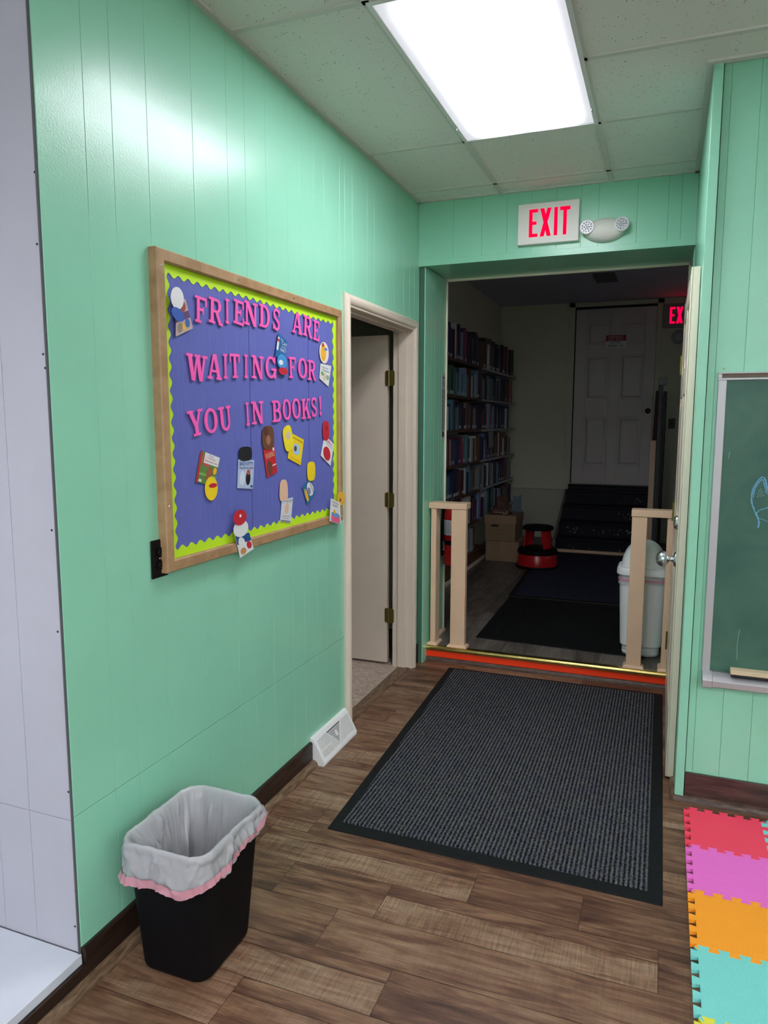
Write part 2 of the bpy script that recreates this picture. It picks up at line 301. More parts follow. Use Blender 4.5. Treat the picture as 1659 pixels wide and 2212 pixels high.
def obj(name, bm, m, parent=None, smooth=False, bevel=0, seg=2, label=None, origin=None):
    bmesh.ops.recalc_face_normals(bm, faces=bm.faces)
    off = Vector((0, 0, 0))
    if parent is not None:
        p = parent
        while p is not None: off += p.location; p = p.parent
    elif origin is not None: off = Vector(origin)
    else:
        xs = [v.co for v in bm.verts]
        off = Vector(((min(v.x for v in xs)+max(v.x for v in xs))/2, (min(v.y for v in xs)+max(v.y for v in xs))/2, min(v.z for v in xs)))
    for v in bm.verts: v.co -= off
    me = bpy.data.meshes.new(name); bm.to_mesh(me); bm.free()
    o = bpy.data.objects.new(name, me); COL.objects.link(o); me.materials.append(m)
    if parent is not None: o.parent = parent
    else: o.location = off
    if smooth:
        for p_ in me.polygons: p_.use_smooth = True
    if bevel:
        b = o.modifiers.new('bevel', 'BEVEL'); b.width = bevel; b.segments = seg; b.limit_method = 'ANGLE'; b.angle_limit = 0.6
    if smooth or bevel:
        if not smooth:
            for p_ in me.polygons: p_.use_smooth = True
        w_ = o.modifiers.new('wn', 'WEIGHTED_NORMAL') if bevel and not smooth else None
    if label: o['label'] = label
    return o
def sharp(o, ang=0.7):
    o.data.set_sharp_from_angle(angle=ang); return o
def struct(name, bm, m, parent=None, **k):
    o = obj(name, bm, m, parent, **k)
    if parent is None: o['kind'] = 'structure'
    return o
def tag(o, label, cat, group=None):
    o['label'] = label; o['category'] = cat
    if group: o['group'] = group
    return o
def thing(name, label, cat, loc, group=None):
    o = bpy.data.objects.new(name, None); COL.objects.link(o); o.location = loc; o.empty_display_size = 0.05
    return tag(o, label, cat, group)
def B(*a): return lambda bm: box(bm, *a)
def sbox(x0, x1, y0, y1, z0, z1): return BM(B(x0, x1, y0, y1, z0, z1))

# text turned to mesh, laid by a mapping function of (u, v) in 0..1
def text_mesh(txt, fn, spacing=1.0, fill=True):
    cu = bpy.data.curves.new('t', 'FONT'); cu.body = txt; cu.resolution_u = 3; cu.space_character = spacing
    ob = bpy.data.objects.new('t', cu); COL.objects.link(ob)
    dg = bpy.context.evaluated_depsgraph_get(); dg.update()
    me = bpy.data.meshes.new_from_object(ob.evaluated_get(dg))
    bpy.data.objects.remove(ob); bpy.data.curves.remove(cu)
    bm = bmesh.new(); bm.from_mesh(me); bpy.data.meshes.remove(me)
    bmesh.ops.remove_doubles(bm, verts=bm.verts, dist=1e-5)
    xs = [v.co.x for v in bm.verts]; ys = [v.co.y for v in bm.verts]
    x0, x1, y0, y1 = min(xs), max(xs), min(ys), max(ys)
    for v in bm.verts: v.co = Vector(fn((v.co.x-x0)/(x1-x0), (v.co.y-y0)/(y1-y0)))
    return bm

# ---------------------------------------------------------------- key planes (metres)
XL = -1.39      # green panelled wall on the left
XR = 0.105      # short green wall on the right of the passage
YH = 4.154      # front of the header over the wide opening
YO = 4.252      # front of the opening's posts and step
YB = 4.62       # back of the opening
YC = 2.99       # wall carrying the chalkboard
ZC = 2.76       # suspended ceiling
Z2 = 0.09       # raised floor of the second room
Y9 = 9.0        # far wall of the second room
X2L = -1.93; X2R = 1.7; ZC2 = 2.9
XE, YE, XW = 5.2, -3.6, -2.3   # rest of the first room

# ---------------------------------------------------------------- floor planks
def planks(name, x0, x1, y0, y1, z, pitch, m, ystart, fixed=None, along='x', tones=None, seed=3):
    rnd = random.Random(seed); bm = bmesh.new()
    tl = bm.faces.layers.float.new('tone'); sl = bm.faces.layers.float.new('shift'); g = 0.0009
    def q(a0, a1, b0, b1, tone):
        a0, a1 = max(a0, x0 if along == 'x' else y0), min(a1, x1 if along == 'x' else y1)
        b0, b1 = max(b0, y0 if along == 'x' else x0), min(b1, y1 if along == 'x' else x1)
        if a1-a0 < 0.004 or b1-b0 < 0.004: return
        P = [(a0+g, b0+g), (a1-g, b0+g), (a1-g, b1-g), (a0+g, b1-g)]
        f = bm.faces.new([bm.verts.new((a, b, z) if along == 'x' else (b, a, z)) for a, b in P]); f[tl] = tone; f[sl] = rnd.random()
    k0 = math.floor(((y0 if along == 'x' else x0)-ystart)/pitch); k1 = math.ceil(((y1 if along == 'x' else x1)-ystart)/pitch)
    lo, hi = (x0, x1) if along == 'x' else (y0, y1)
    for k in range(k0, k1):
        b0 = ystart+k*pitch; b1 = b0+pitch
        if fixed and k in fixed:
            segs = fixed[k]
        else:
            segs = []; a = lo-rnd.random()*1.1
            while a < hi:
                L = rnd.choice((0.45, 0.7, 0.95, 1.2)); sp = rnd.choice((None, None, 0.33, 0.67)) if tones is None else None
                segs.append((a, a+L, sp, rnd.uniform(0.1, 0.9), rnd.uniform(0.1, 0.9))); a += L
        for a0, a1, sp, t0, t1 in segs:
            if sp: q(a0, a1, b0, b0+pitch*sp, t0); q(a0, a1, b0+pitch*sp, b1, t1)
            else: q(a0, a1, b0, b1, t0)
    box(bm, x0, x1, y0, y1, z-0.05, z-0.0012)
    bm.faces.ensure_lookup_table()
    for f in bm.faces[-6:]: f[tl] = -1.6
    me = bpy.data.meshes.new(name); bm.to_mesh(me); bm.free()
    o = bpy.data.objects.new(name, me); COL.objects.link(o); me.materials.append(m); return o
FX = {0: [(-2, -0.631, 0.667, 0.86, 0.45), (-0.631, 0.45, None, 0.22, 0), (0.45, 1.4, 0.33, 0.6, 0.3), (1.4, 2.5, None, 0.5, 0), (2.5, 5.2, None, 0.3, 0)],
      1: [(-2, -0.875, None, 0.42, 0), (-0.875, 0.35, None, 0.62, 0), (0.35, 1.5, None, 0.25, 0), (1.5, 5.2, None, 0.6, 0)],
      2: [(-2, -1.112, 0.667, 0.3, 0.7), (-1.112, -0.76, 0.667, 0.48, 0.25), (-0.76, 0.052, 0.667, 0.84, 0.28), (0.052, 1.2, None, 0.2, 0), (1.2, 5.2, None, 0.5, 0)],
      3: [(-2, -1.3, None, 0.3, 0), (-1.3, -0.512, 0.667, 0.9, 0.3), (-0.512, -0.172, None, 0.2, 0), (-0.172, 0.7, None, 0.3, 0), (0.7, 5.2, None, 0.6, 0)],
      -1: [(-2, -1.0, None, 0.7, 0), (-1.0, 0.3, 0.667, 0.6, 0.35), (0.3, 1.6, None, 0.4, 0), (1.6, 5.2, None, 0.6, 0)],
      4: [(-2, -1.16, 0.33, 0.8, 0.5), (-1.16, 0.3, None, 0.3, 0), (0.3, 5.2, None, 0.5, 0)]}
fl = planks('floor', XL-0.012, XE, YE, YO, 0.0, 0.1715, M['floor'], 1.538, FX); fl['kind'] = 'structure'
fl2 = planks('floor', X2L, X2R, YO+0.004, Y9, Z2, 0.15, M['floor2'], -1.35, None, 'y', tones=1, seed=9); fl2['kind'] = 'structure'

# ---------------------------------------------------------------- panelled walls
def panelled(name, edges, z0, z1, face, inward, axis, m=None, depth=0.009, seams=(), backed=0.06, tilt=0.0):
    """tongue-and-groove sheet: boards between 'edges' with narrow V grooves.
    axis 'x': boards lie in a plane x=face, edges are y values; axis 'y': plane y=face. inward = +1/-1: side the room is on."""
    bm = bmesh.new(); c = 0.0009; rnd = random.Random(len(edges)*7+int(abs(face)*100))
    zs = [z0]+[s for s in seams if z0 < s < z1]+[z1]
    for a, b in zip(edges, edges[1:]):
        for k, (za, zb) in enumerate(zip(zs, zs[1:])):
            t0, t1 = rnd.uniform(-tilt, tilt), rnd.uniform(-tilt, tilt)
            a_, b_ = a+0.0003, b-0.0003; za_ = za+(0.0008 if k else 0); zb_ = zb-(0.0008 if k < len(zs)-2 else 0)
            f = face; d = depth*inward
            pr = [(a_, f-d), (a_, f-c*inward+t0), (a_+c, f+t0), (b_-c, f+t1), (b_, f-c*inward+t1), (b_, f-d)]
            lo = [bm.verts.new((q, p, za_) if axis == 'x' else (p, q, za_)) for p, q in pr]
            hi = [bm.verts.new((q, p, zb_) if axis == 'x' else (p, q, zb_)) for p, q in pr]
            n = len(pr)
            for i in range(n): bm.faces.new((lo[i], lo[(i+1) % n], hi[(i+1) % n], hi[i]))
            bm.faces.new(lo[::-1]); bm.faces.new(hi)
    f0, f1 = sorted((face-depth*inward, face-(depth+backed)*inward))
    nb = len(bm.faces)
    if axis == 'x': box(bm, f0, f1, edges[0]+(0.012 if edges[0] < 1.4 else 0), edges[-1], z0, z1)
    else: box(bm, edges[0], edges[-1], f0, f1, z0, z1)
    o = struct(name, bm, m or M['green'])
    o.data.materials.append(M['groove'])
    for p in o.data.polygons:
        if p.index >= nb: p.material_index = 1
    return o
EL = [1.36, 1.514, 1.613, 1.754, 1.966, 2.156, 2.265, 2.405, 2.564, 2.667, 2.79, 2.884, 3.045, 3.10]
panelled('wall_left', EL, 0.0, ZC+0.1, XL, 1, 'x', seams=(0.475,), backed=0.09)
panelled('wall_left', [3.10, 3.185, 3.366, 3.456, 3.651, 3.741, 3.896, 3.997, 4.085], 2.045, ZC+0.1, XL, 1, 'x', backed=0.09)
panelled('wall_left', [4.085, 4.16, YB], 0.0, ZC+0.1, XL, 1, 'x', backed=0.09)
# header beam over the opening
panelled('wall_far', [XL, -1.18, -1.014, -0.872, -0.736, -0.60, -0.47, -0.38, -0.186, -0.034, 0.03, XR], 2.437, ZC+0.1, YH, -1, 'y', depth=0.006, backed=0.05)
bm = bmesh.new(); box(bm, XL, XR, YH-0.004, YH+0.05, 2.403, 2.4366); box(bm, XL, XR, YH+0.05, YB-0.012, 2.408, 2.95)
struct('wall_far', bm, M['green'], bevel=0.001)
panelled('wall_far', [4.17, 4.30, 4.36, 4.47, 4.52, YB-0.012], 0.0, 2.403, -1.35, 1, 'x', depth=0.006, backed=0.03)
bm = sbox(-1.383, -1.3505, YO-0.004, 4.32, 0.031, 2.403); struct('trim_1', bm, M['green'], bevel=0.0015)
bm = sbox(0.099, 0.20, YO-0.05, YB-0.012, 0.0, 2.403); struct('wall_right', bm, M['green'])
# cream corner bead around the back of the opening
bm = bmesh.new(); box(bm, -1.356, -1.341, YB-0.012, YB, Z2, 2.403); box(bm, 0.086, 0.2, YB-0.012, YB, Z2, 2.403); box(bm, -1.356, 0.1, YB-0.012, YB, 2.394, 2.409)
struct('trim_2', bm, M['cream'])
# right side of the passage, pillar face and chalkboard wall
panelled('wall_right', [2.975, 3.25, 3.45, 3.62, 3.8, 4.0, YH-0.0], 0.0, ZC+0.1, XR, -1, 'x', depth=0.006, backed=0.02)
bm = bmesh.new(); box(bm, XR-0.001, 0.137, 2.962, 2.99, 0.022, ZC+0.01)
struct('trim_3', bm, M['green'], bevel=0.002)
panelled('wall_back', [0.14, 0.166, 0.262, 0.364, 0.47, 0.62, 0.83, 0.95, 1.1, 1.22, 1.45, 1.7, 2.0, 2.3, 2.7, 3.1, 3.6, 4.2, XE], 0.0, ZC+0.1, YC, -1, 'y', backed=0.1)
struct('wall_right', sbox(0.135, 0.2, YC+0.1, YO, 0, ZC+0.1), M['green'])
# rest of the room behind the viewer
struct('wall_right', sbox(XE, XE+0.1, YE, YC+0.1, 0, ZC+0.1), M['room1wall'])
struct('wall_near', sbox(XL-0.1, XE+0.1, YE-0.1, YE, 0, ZC+0.1), M['room1wall'])
struct('wall_left', sbox(XL-0.1, XL, YE, -0.6, 0, ZC+0.1), M['room1wall'])
struct('wall_left', BM(B(XW-0.1, XW, -0.7, 1.5, 0, ZC+0.1), B(XW, XL-0.1, -0.7, -0.6, 0, ZC+0.1)), M['grey_wall'])
struct('wall_left', sbox(XL-0.09, XL-0.02, -0.6, 1.36, 0.0, 0.055), M['room1wall'])
# grey side of the window recess
bm = bmesh.new(); c = 0.0012
for a, b in ((XW, -1.66), (-1.66, -1.545), (-1.545, -1.397)):
    for za, zb in ((0.088, 0.462), (0.4635, ZC+0.1)):
        box(bm, a+c/2, b-c/2, 1.36, 1.37, za, zb)
box(bm, XW, -1.40, 1.371, 1.44, 0.0, ZC+0.1)
o = struct('wall_recess', bm, M['grey_wall'])
struct('trim_4', sbox(-1.3960, -1.3925, 1.354, 1.3605, 0.088, ZC), mat('dark_caulk', (0.10, 0.10, 0.11), 0.8))
bm = bmesh.new(); box(bm, XW, XL+0.004, -0.6, 1.357, 0.060, 0.088)
struct('trim_5', bm, M['sill'], bevel=0.002)

# window in the recess (out of frame on the left) and an invented one added to light the second room (out of frame on the right)
def window(n, x, y0, y1, z0, z1, s, col, pw):
    pane = struct('window_%d' % n, sbox(min(x, x+s*0.01), max(x, x+s*0.01), y0, y1, z0, z1), mat('glowing_pane_%d' % n, (0.3, 0.3, 0.3), 0.2, emit=(col, pw)))
    fr = BM(B(x, x+s*0.03, y0-0.05, y0, z0-0.05, z1+0.05), B(x, x+s*0.03, y1, y1+0.05, z0-0.05, z1+0.05), B(x, x+s*0.03, y0, y1, z0-0.05, z0), B(x, x+s*0.03, y0, y1, z1, z1+0.05), B(x, x+s*0.03, (y0+y1)/2-0.02, (y0+y1)/2+0.02, z0, z1))
    obj('window_frame', fr, M['white'], pane)
window(1, XW, -0.45, 1.1, 0.5, 2.2, 1, (0.80, 0.85, 1.0), 0.55)
window(2, X2R-0.011, 5.4, 7.6, 0.95, 2.3, -1, (0.85, 0.9, 1.0), 0.10)  # invented glowing pane, unseen, put in to brighten the second room
for x_, z_ in [(-1.403, 2.079), (-1.408, 1.917), (-1.408, 1.661), (-1.404, 1.628), (-1.412, 1.231), (-1.411, 0.971), (-1.405, 0.542), (-1.4, 0.265), (-1.408, 0.161)]:
    o = obj('nail', BM(lambda bm: lathe(bm, [(0.0032, 0), (0.0026, -0.0012)], (x_, 1.3602, z_), 8, axis='y')), M['dark']); tag(o, 'small dark disc marking a nail hole near the edge of the grey recess panel', 'nail', 'nail hole discs in the grey recess panel')  # dark discs stand in for empty nail holes in the panel
# ---------------------------------------------------------------- suspended ceiling
struct('ceiling', sbox(XL-0.05, XR, YE, YH, ZC+0.004, ZC+0.03), M['tile'])
struct('ceiling', sbox(XR, XE, YE, YC, ZC+0.004, ZC+0.03), M['tile'])
struct('ceiling', sbox(XW-0.1, XL-0.05, -0.7, 1.45, ZC+0.004, ZC+0.03), M['tile'])
gr = bmesh.new()
def bar(x0, x1, y0, y1): box(gr, x0, x1, y0, y1, ZC-0.0035, ZC+0.006)
for xr in (-0.902, -0.322, 0.9, 1.51, 2.12, 2.73, 3.34, 3.95, 4.56):
    bar(xr-0.012, xr+0.012, YE, YH if xr < 0 else YC)
for yy in (-2.7, -1.48, -0.26, 0.96, 2.175, 3.345):
    bar(XL, XR if yy > YC else XE, yy-0.011, yy+0.011)
for yy in (2.765, 1.55, 0.35): bar(-0.322, XE, yy-0.011, yy+0.011)
bar(XL, XR, 3.955, 3.977)
struct('trim_6', gr, M['grid'])
bm = bmesh.new()
box(bm, XL, XL+0.022, 1.36, YH, ZC-0.004, ZC+0.005); box(bm, XR-0.022, XR, YC-0.03, YH, ZC-0.004, ZC+0.005)
box(bm, XL, XR, YH-0.022, YH, ZC-0.004, ZC+0.005); box(bm, XR-0.022, XE, 2.94, 2.962, ZC-0.0042, ZC+0.005)
struct('trim_7', bm, M['grid'])
# troffers
def troffer(cx, cy, label, group=None, lens='lens'):
    t = thing('ceiling_light', label, 'ceiling light', (cx, cy, ZC-0.004), group)
    a, b = 0.275, 0.570
    def fr(bm):
        for s in (-1, 1):
            box(bm, cx+s*(a+0.008)-0.008, cx+s*(a+0.008)+0.008, cy-b-0.016, cy+b+0.016, ZC-0.007, ZC+0.02)
            box(bm, cx-a, cx+a, cy+s*(b+0.008)-0.008, cy+s*(b+0.008)+0.008, ZC-0.007, ZC+0.02)
    obj('frame', BM(fr), M['white'], t)
    obj('diffuser', sbox(cx-a, cx+a, cy-b, cy+b, ZC-0.001, ZC+0.003), M[lens], t)
    for s in (-1, 1):
        obj('latch', BM(lambda bm: lathe(bm, [(0.004, -0.012), (0.004, 0)], (cx+s*(a+0.006), cy+b-0.16, ZC-0.006), 8)), M['chrome'], t)
troffer(-0.612, 2.76, 'lit fluorescent ceiling panel above the doormat', None)
for x_, y_ in ((-0.612, -1.0), (1.2, -1.0), (3.7, -1.0), (3.7, 1.55), (-0.612, -2.9), (1.2, -2.9), (3.7, -2.9), (2.45, -1.0), (2.45, -2.9)):  # unseen fixtures, extra ones and extra brightness added as fill
    troffer(x_, y_, 'lit fluorescent ceiling panel out of view behind the camera', 'ceiling panels behind the camera', 'lens_far')

# ---------------------------------------------------------------- baseboards
bm = bmesh.new(); prism(bm, [(XL-0.002, 0), (XL+0.014, 0), (XL+0.014, 0.100), (XL+0.008, 0.106), (XL-0.002, 0.106)], 1.36, 2.70, 'y')
prism(bm, [(XL-0.002, 0), (XL+0.0135, 0), (XL+0.0135, 0.0595), (XL-0.002, 0.0595)], -0.6, 1.36, 'y')
struct('baseboard_left', bm, M['base_wood'])
def quarter(cx, cz, r, sx, n=6):
    return [(cx, cz)]+[(cx+sx*r*math.cos(a), cz+r*math.sin(a)) for a in [PI/2*k/n for k in range(n+1)]]
bm = bmesh.new(); prism(bm, quarter(XL+0.014, 0, 0.026, 1), -0.6, 2.70, 'y'); sharp(struct('baseboard_left', bm, M['round_wood'], smooth=True))
bm = bmesh.new(); box(bm, 0.14, XE, YC-0.014, YC, 0.0, 0.115); struct('baseboard_back', bm, M['base_wood_x'], bevel=0.002)
bm = bmesh.new(); prism(bm, [(y, z) for y, z in quarter(YC-0.014, 0, 0.024, -1)], 0.10, XE, 'x'); sharp(struct('baseboard_back', bm, M['round_wood_x'], smooth=True))
bm = bmesh.new(); prism(bm, quarter(XR, 0, 0.02, -1), 2.96, YO-0.05, 'y'); sharp(struct('baseboard_right', bm, M['round_wood'], smooth=True))
bm = bmesh.new(); box(bm, XL, XL+0.012, 4.15, YO-0.03, 0.0, 0.12); struct('baseboard_left', bm, M['base_wood'])
# step up into the second room
struct('trim_8', sbox(-1.385, 0.10, YO, YO+0.02, 0.0, Z2-0.004), mat('step_riser_paint', (0.2, 0.12, 0.08), 0.5))
bm = bmesh.new(); prism(bm, [(YO, 0), (YO, 0.023)]+[(YO-0.018*math.sin(a), 0.023*math.cos(a)) for a in [PI/2*k/6 for k in range(1, 7)]], -1.385, 0.10, 'x')
sharp(struct('trim_9', bm, M['round_wood_x'], smooth=True))
tp = obj('safety_tape', sbox(-1.349, 0.094, YO-0.0022, YO-0.0004, 0.0245, 0.0600), M['tape'], bevel=0)
tag(tp, 'bright orange tape along the step under the brass edge', 'tape')
bm = bmesh.new()
pr = [(YO+0.03, Z2), (YO+0.03, Z2+0.003), (YO-0.002, Z2+0.0045)]+[(YO-0.003-0.013*math.sin(a), Z2-0.0115+0.0155*math.cos(a)) for a in [PI*k/10 for k in range(1, 11)]]+[(YO-0.0005, Z2-0.027), (YO-0.0005, Z2)]
prism(bm, pr, -1.35, 0.096, 'x'); sharp(struct('trim_10', bm, M['brass'], smooth=True))

# ---------------------------------------------------------------- side door on the left (door_1)
JY0, JY1, JZ = 3.135, 4.045, 2.025
X1 = XL-0.115
bm = bmesh.new(); box(bm, X1, XL+0.001, JY0-0.02, JY0, 0, JZ+0.02); box(bm, X1, XL+0.001, JY1, JY1+0.02, 0, JZ+0.02); box(bm, X1, XL+0.001, JY0, JY1, JZ, JZ+0.02)
for a, b in ((JY0, JY0+0.011), (JY1-0.011, JY1)): box(bm, X1+0.036, XL-0.03, a, b, 0, JZ)
box(bm, X1+0.036, XL-0.03, JY0, JY1, JZ-0.011, JZ)
struct('door_1', bm, M['beige'], bevel=0.001)
def casing_prof(t=0.017):
    # across the width 0..w (0 at the opening) -> thickness, bullnosed like a colonial casing
    return [(0.0, 0.0), (0.0, 0.010), (0.003, 0.013), (0.010, 0.0135), (0.0115, 0.016), (0.018, 0.0215), (0.027, 0.0255), (0.037, 0.0265), (0.047, 0.024), (0.055, 0.018), (0.060, 0.010), (0.0605, 0.0)]
cp = casing_prof(); bm = bmesh.new()
def sweep(bm, path, prof):
    """path: list of (origin, outward) in the y-z plane of the left wall"""
    rings = []
    for (oy, oz), (dy, dz) in path: rings.append([(XL+t, oy+dy*w_, oz+dz*w_) for w_, t in prof])
    loft(bm, rings)
sweep(bm, [((JY0, 0.0), (-1, 0)), ((JY0, JZ), (-1, 1)), ((JY1, JZ), (1, 1)), ((JY1, 0.0), (1, 0))], cp)
sharp(struct('trim_11', bm, M['beige'], smooth=True), 0.5)
# threshold strip and tiled floor beyond
struct('trim_12', sbox(XL-0.075, XL-0.005, JY0, JY1, -0.002, 0.004), M['round_wood'])
m, nt, b = nodes('beige_vinyl'); N = nt.nodes
tc = N.new('ShaderNodeTexCoord'); n = N.new('ShaderNodeTexNoise'); n.inputs['Scale'].default_value = 22; n.inputs['Detail'].default_value = 6; n.inputs['Distortion'].default_value = 2
nt.links.new(tc.outputs['Object'], n.inputs['Vector']); r = N.new('ShaderNodeValToRGB'); nt.links.new(n.outputs['Fac'], r.inputs[0])
r.color_ramp.elements[0].position = 0.35; r.color_ramp.elements[0].color = (0.38, 0.29, 0.22, 1); r.color_ramp.elements[1].position = 0.65; r.color_ramp.elements[1].color = (0.60, 0.50, 0.42, 1)
nt.links.new(r.outputs[0], b.inputs['Base Color']); b.inputs['Roughness'].default_value = 0.4; M['vinyl'] = m
struct('floor', sbox(-3.6, XL-0.04, 2.4, 4.95, -0.05, 0.0), M['vinyl'])
struct('wall_side_room', BM(B(-3.7, -3.6, 2.3, 5.05, 0, 2.5), B(-3.6, XL-0.1, 2.3, 2.4, 0, 2.5), B(-3.6, X2L-0.1, 4.95, 5.05, 0, 2.5)), M['alcove_wall'])
struct('ceiling', sbox(-3.6, XL-0.1, 2.4, 4.95, 2.40, 2.43), mat('side_room_ceiling', (0.35, 0.36, 0.40), 0.8))
# door leaf swung into the side room, hinges on the far jamb
LEX = -1.545
d1 = bpy.data.objects.new('door_leaf', None); COL.objects.link(d1); d1.location = (LEX, 4.06, 0.012); d1['label'] = 'plain beige door leaf open into the side room'; d1['category'] = 'door'
obj('panel', sbox(LEX-0.86, LEX, 4.055, 4.09, 0.014, 2.008), M['beige'], d1, bevel=0.002)
def hinge(parent, z, mtl):
    t = BM(lambda bm: prism(bm, rrect(LEX-0.001, LEX+0.003, z-0.045, z+0.045, 0.001, 2), 4.056, 4.088, 'y'))
    bm = bmesh.new()
    prism(bm, rrect(LEX+0.013, LEX+0.050, z-0.045, z+0.045, 0.012, 5), 4.0415, 4.0449, 'y')
    prism(bm, rrect(LEX-0.014, LEX+0.010, z-0.045, z+0.045, 0.010, 5), 4.0510, 4.0549, 'y')
    lathe(bm, [(0.0065, -0.047), (0.0065, 0.047)], (LEX+0.012, 4.047, z), 12)
    for dz in (-0.03, 0.0, 0.03): lathe(bm, [(0.004, -0.0012), (0.003, 0)], (LEX+0.036+(0.006 if dz == 0 else 0), 4.0412, z+dz), 8, axis='y')
    obj('hinge', bm, mtl, parent, bevel=0.0004)
    t.free()
for z in (1.757, 1.033, 0.318): hinge(d1, z, M['hinge'])

# ---------------------------------------------------------------- door folded back on the right (door_2)
d2 = bpy.data.objects.new('door_leaf', None); COL.objects.link(d2); d2.location = (0.085, 3.66, 0.012); d2['label'] = 'cream panelled door folded back against the right wall of the passage'; d2['category'] = 'door'
DX0, DX1 = 0.070, 0.103
def leaf(bm):
    box(bm, DX0+0.006, DX1, 3.13, 4.185, 0.012, 2.10)
    st = ((3.13, 3.24), (3.60, 3.71), (4.075, 4.185))
    for a, b in st: box(bm, DX0, DX0+0.006, a, b, 0.012, 2.10)
    for a, b in ((3.24, 3.60), (3.71, 4.075)):
        for za, zb in ((0.012, 0.25), (0.86, 1.05), (1.62, 1.74), (2.0, 2.10)): box(bm, DX0, DX0+0.006, a, b, za, zb)
obj('panel', BM(leaf), M['cream'], d2, bevel=0.003)
for a, b in ((3.24, 3.60), (3.71, 4.075)):
    for za, zb in ((0.25, 0.86), (1.05, 1.62), (1.74, 2.0)):
        bm = bmesh.new(); loft(bm, [[(DX0+0.0062, y, z) for y, z in rrect(a+0.02, b-0.02, za+0.02, zb-0.02, 0.002, 1)], [(DX0+0.001, y, z) for y, z in rrect(a+0.05, b-0.05, za+0.05, zb-0.05, 0.002, 1)]])
        obj('raised_panel', bm, M['cream'], d2)
bm = bmesh.new(); kc = (DX0, 3.19, 0.935)
lathe(bm, [(0.031, 0), (0.031, -0.004), (0.026, -0.008), (0.011, -0.012), (0.010, -0.026), (0.018, -0.030), (0.029, -0.039), (0.033, -0.051), (0.030, -0.064), (0.019, -0.075), (0.004, -0.079)], kc, 28, axis='x')
obj('knob', bm, M['chrome'], d2, smooth=True)
bm = bmesh.new(); lathe(bm, [(0.030, 0), (0.030, -0.006), (0.022, -0.016), (0.010, -0.018), (0.003, -0.018)], (DX0, 3.19, 1.09), 24, axis='x'); obj('deadbolt', bm, M['chrome'], d2, smooth=True)
for z in (1.80, 1.02, 0.30):
    bm = bmesh.new(); lathe(bm, [(0.007, -0.05), (0.007, 0.05)], (DX0-0.004, 4.192, z), 12); box(bm, DX0-0.003, DX0+0.028, 4.1855, 4.1885, z-0.05, z+0.05); box(bm, DX0+0.0, DX0+0.03, 4.1955, 4.1985, z-0.05, z+0.05)
    obj('hinge', bm, M['hinge'], d2)
bm = bmesh.new(); box(bm, 0.070, 0.099, 4.200, 4.246, 0.031, 2.12); struct('trim_13', bm, M['cream'], bevel=0.002)
# ---------------------------------------------------------------- outlet, floor register
t = thing('wall_outlet', 'black duplex wall outlet at the lower left corner of the bulletin board', 'outlet', (XL+0.004, 1.733, 1.03))
obj('cover_plate', sbox(XL, XL+0.006, 1.697, 1.770, 1.038, 1.153), M['black_gloss'], t, bevel=0.003)
for zc in (1.076, 1.115):
    bm = bmesh.new(); prism(bm, [(1.733+0.017*math.cos(a)*(1 if abs(math.sin(a)) < 0.8 else 1), zc+min(max(0.0165*math.sin(a), -0.0135), 0.0135)) for a in [2*PI*k/24 for k in range(24)]], XL+0.005, XL+0.0095, 'x')
    s_ = obj('socket', bm, M['black_plastic'], t)
    bm = bmesh.new()
    for dy in (-0.006, 0.006): box(bm, XL+0.0092, XL+0.0097, 1.733+dy-0.001, 1.733+dy+0.001, zc-0.002, zc+0.006)
    lathe(bm, [(0.0022, 0), (0.0022, 0.0006)], (XL+0.0092, 1.733, zc-0.007), 8, axis='x')
    obj('slot', bm, mat('slot_grey', (0.05, 0.05, 0.05), 0.4), s_)
obj('screw', BM(lambda bm: lathe(bm, [(0.003, 0), (0.002, 0.0015)], (XL+0.006, 1.733, 1.0955), 10, axis='x')), M['chrome'], t)

RY0, RY1 = 2.700, 3.062
t = thing('floor_register', 'white sloped metal baseboard vent between the wall and the floor by the side door', 'vent', (XL+0.03, 2.88, 0))
rp = [(XL, 0), (XL+0.068, 0), (XL+0.070, 0.018), (XL+0.018, 0.118), (XL+0.008, 0.124), (XL, 0.124)]
bm = bmesh.new(); prism(bm, [(a, b) for a, b in rp], RY0, RY1, 'y'); obj('body', bm, M['white'], t, bevel=0.002)
# sloping face frame: points on the slope by (s along y, v up the slope)
A0 = Vector((XL+0.0695, 0, 0.018)); A1 = Vector((XL+0.0185, 0, 0.117)); nrm = Vector((0.89, 0, 0.455))
def slope(y, v, h=0.0): p = A0.lerp(A1, v)+nrm*h; return (p.x, y, p.z)
def squad(bm, pts, h0, h1):
    loft(bm, [[slope(y, v, h0) for y, v in pts], [slope(y, v, h1) for y, v in pts]])
bm = bmesh.new(); squad(bm, [(RY0+0.02, 0.16), (RY1-0.02, 0.16), (RY1-0.02, 0.88), (RY0+0.02, 0.88)], 0.0006, 0.0012); obj('opening', bm, mat('vent_dark', (0.03, 0.032, 0.035), 0.7), t)
bm = bmesh.new(); W_ = RY1-RY0-0.04; ym = (RY0+RY1)/2
def yv(u, v): return (RY0+0.02+W_*u, 0.16+0.72*v)
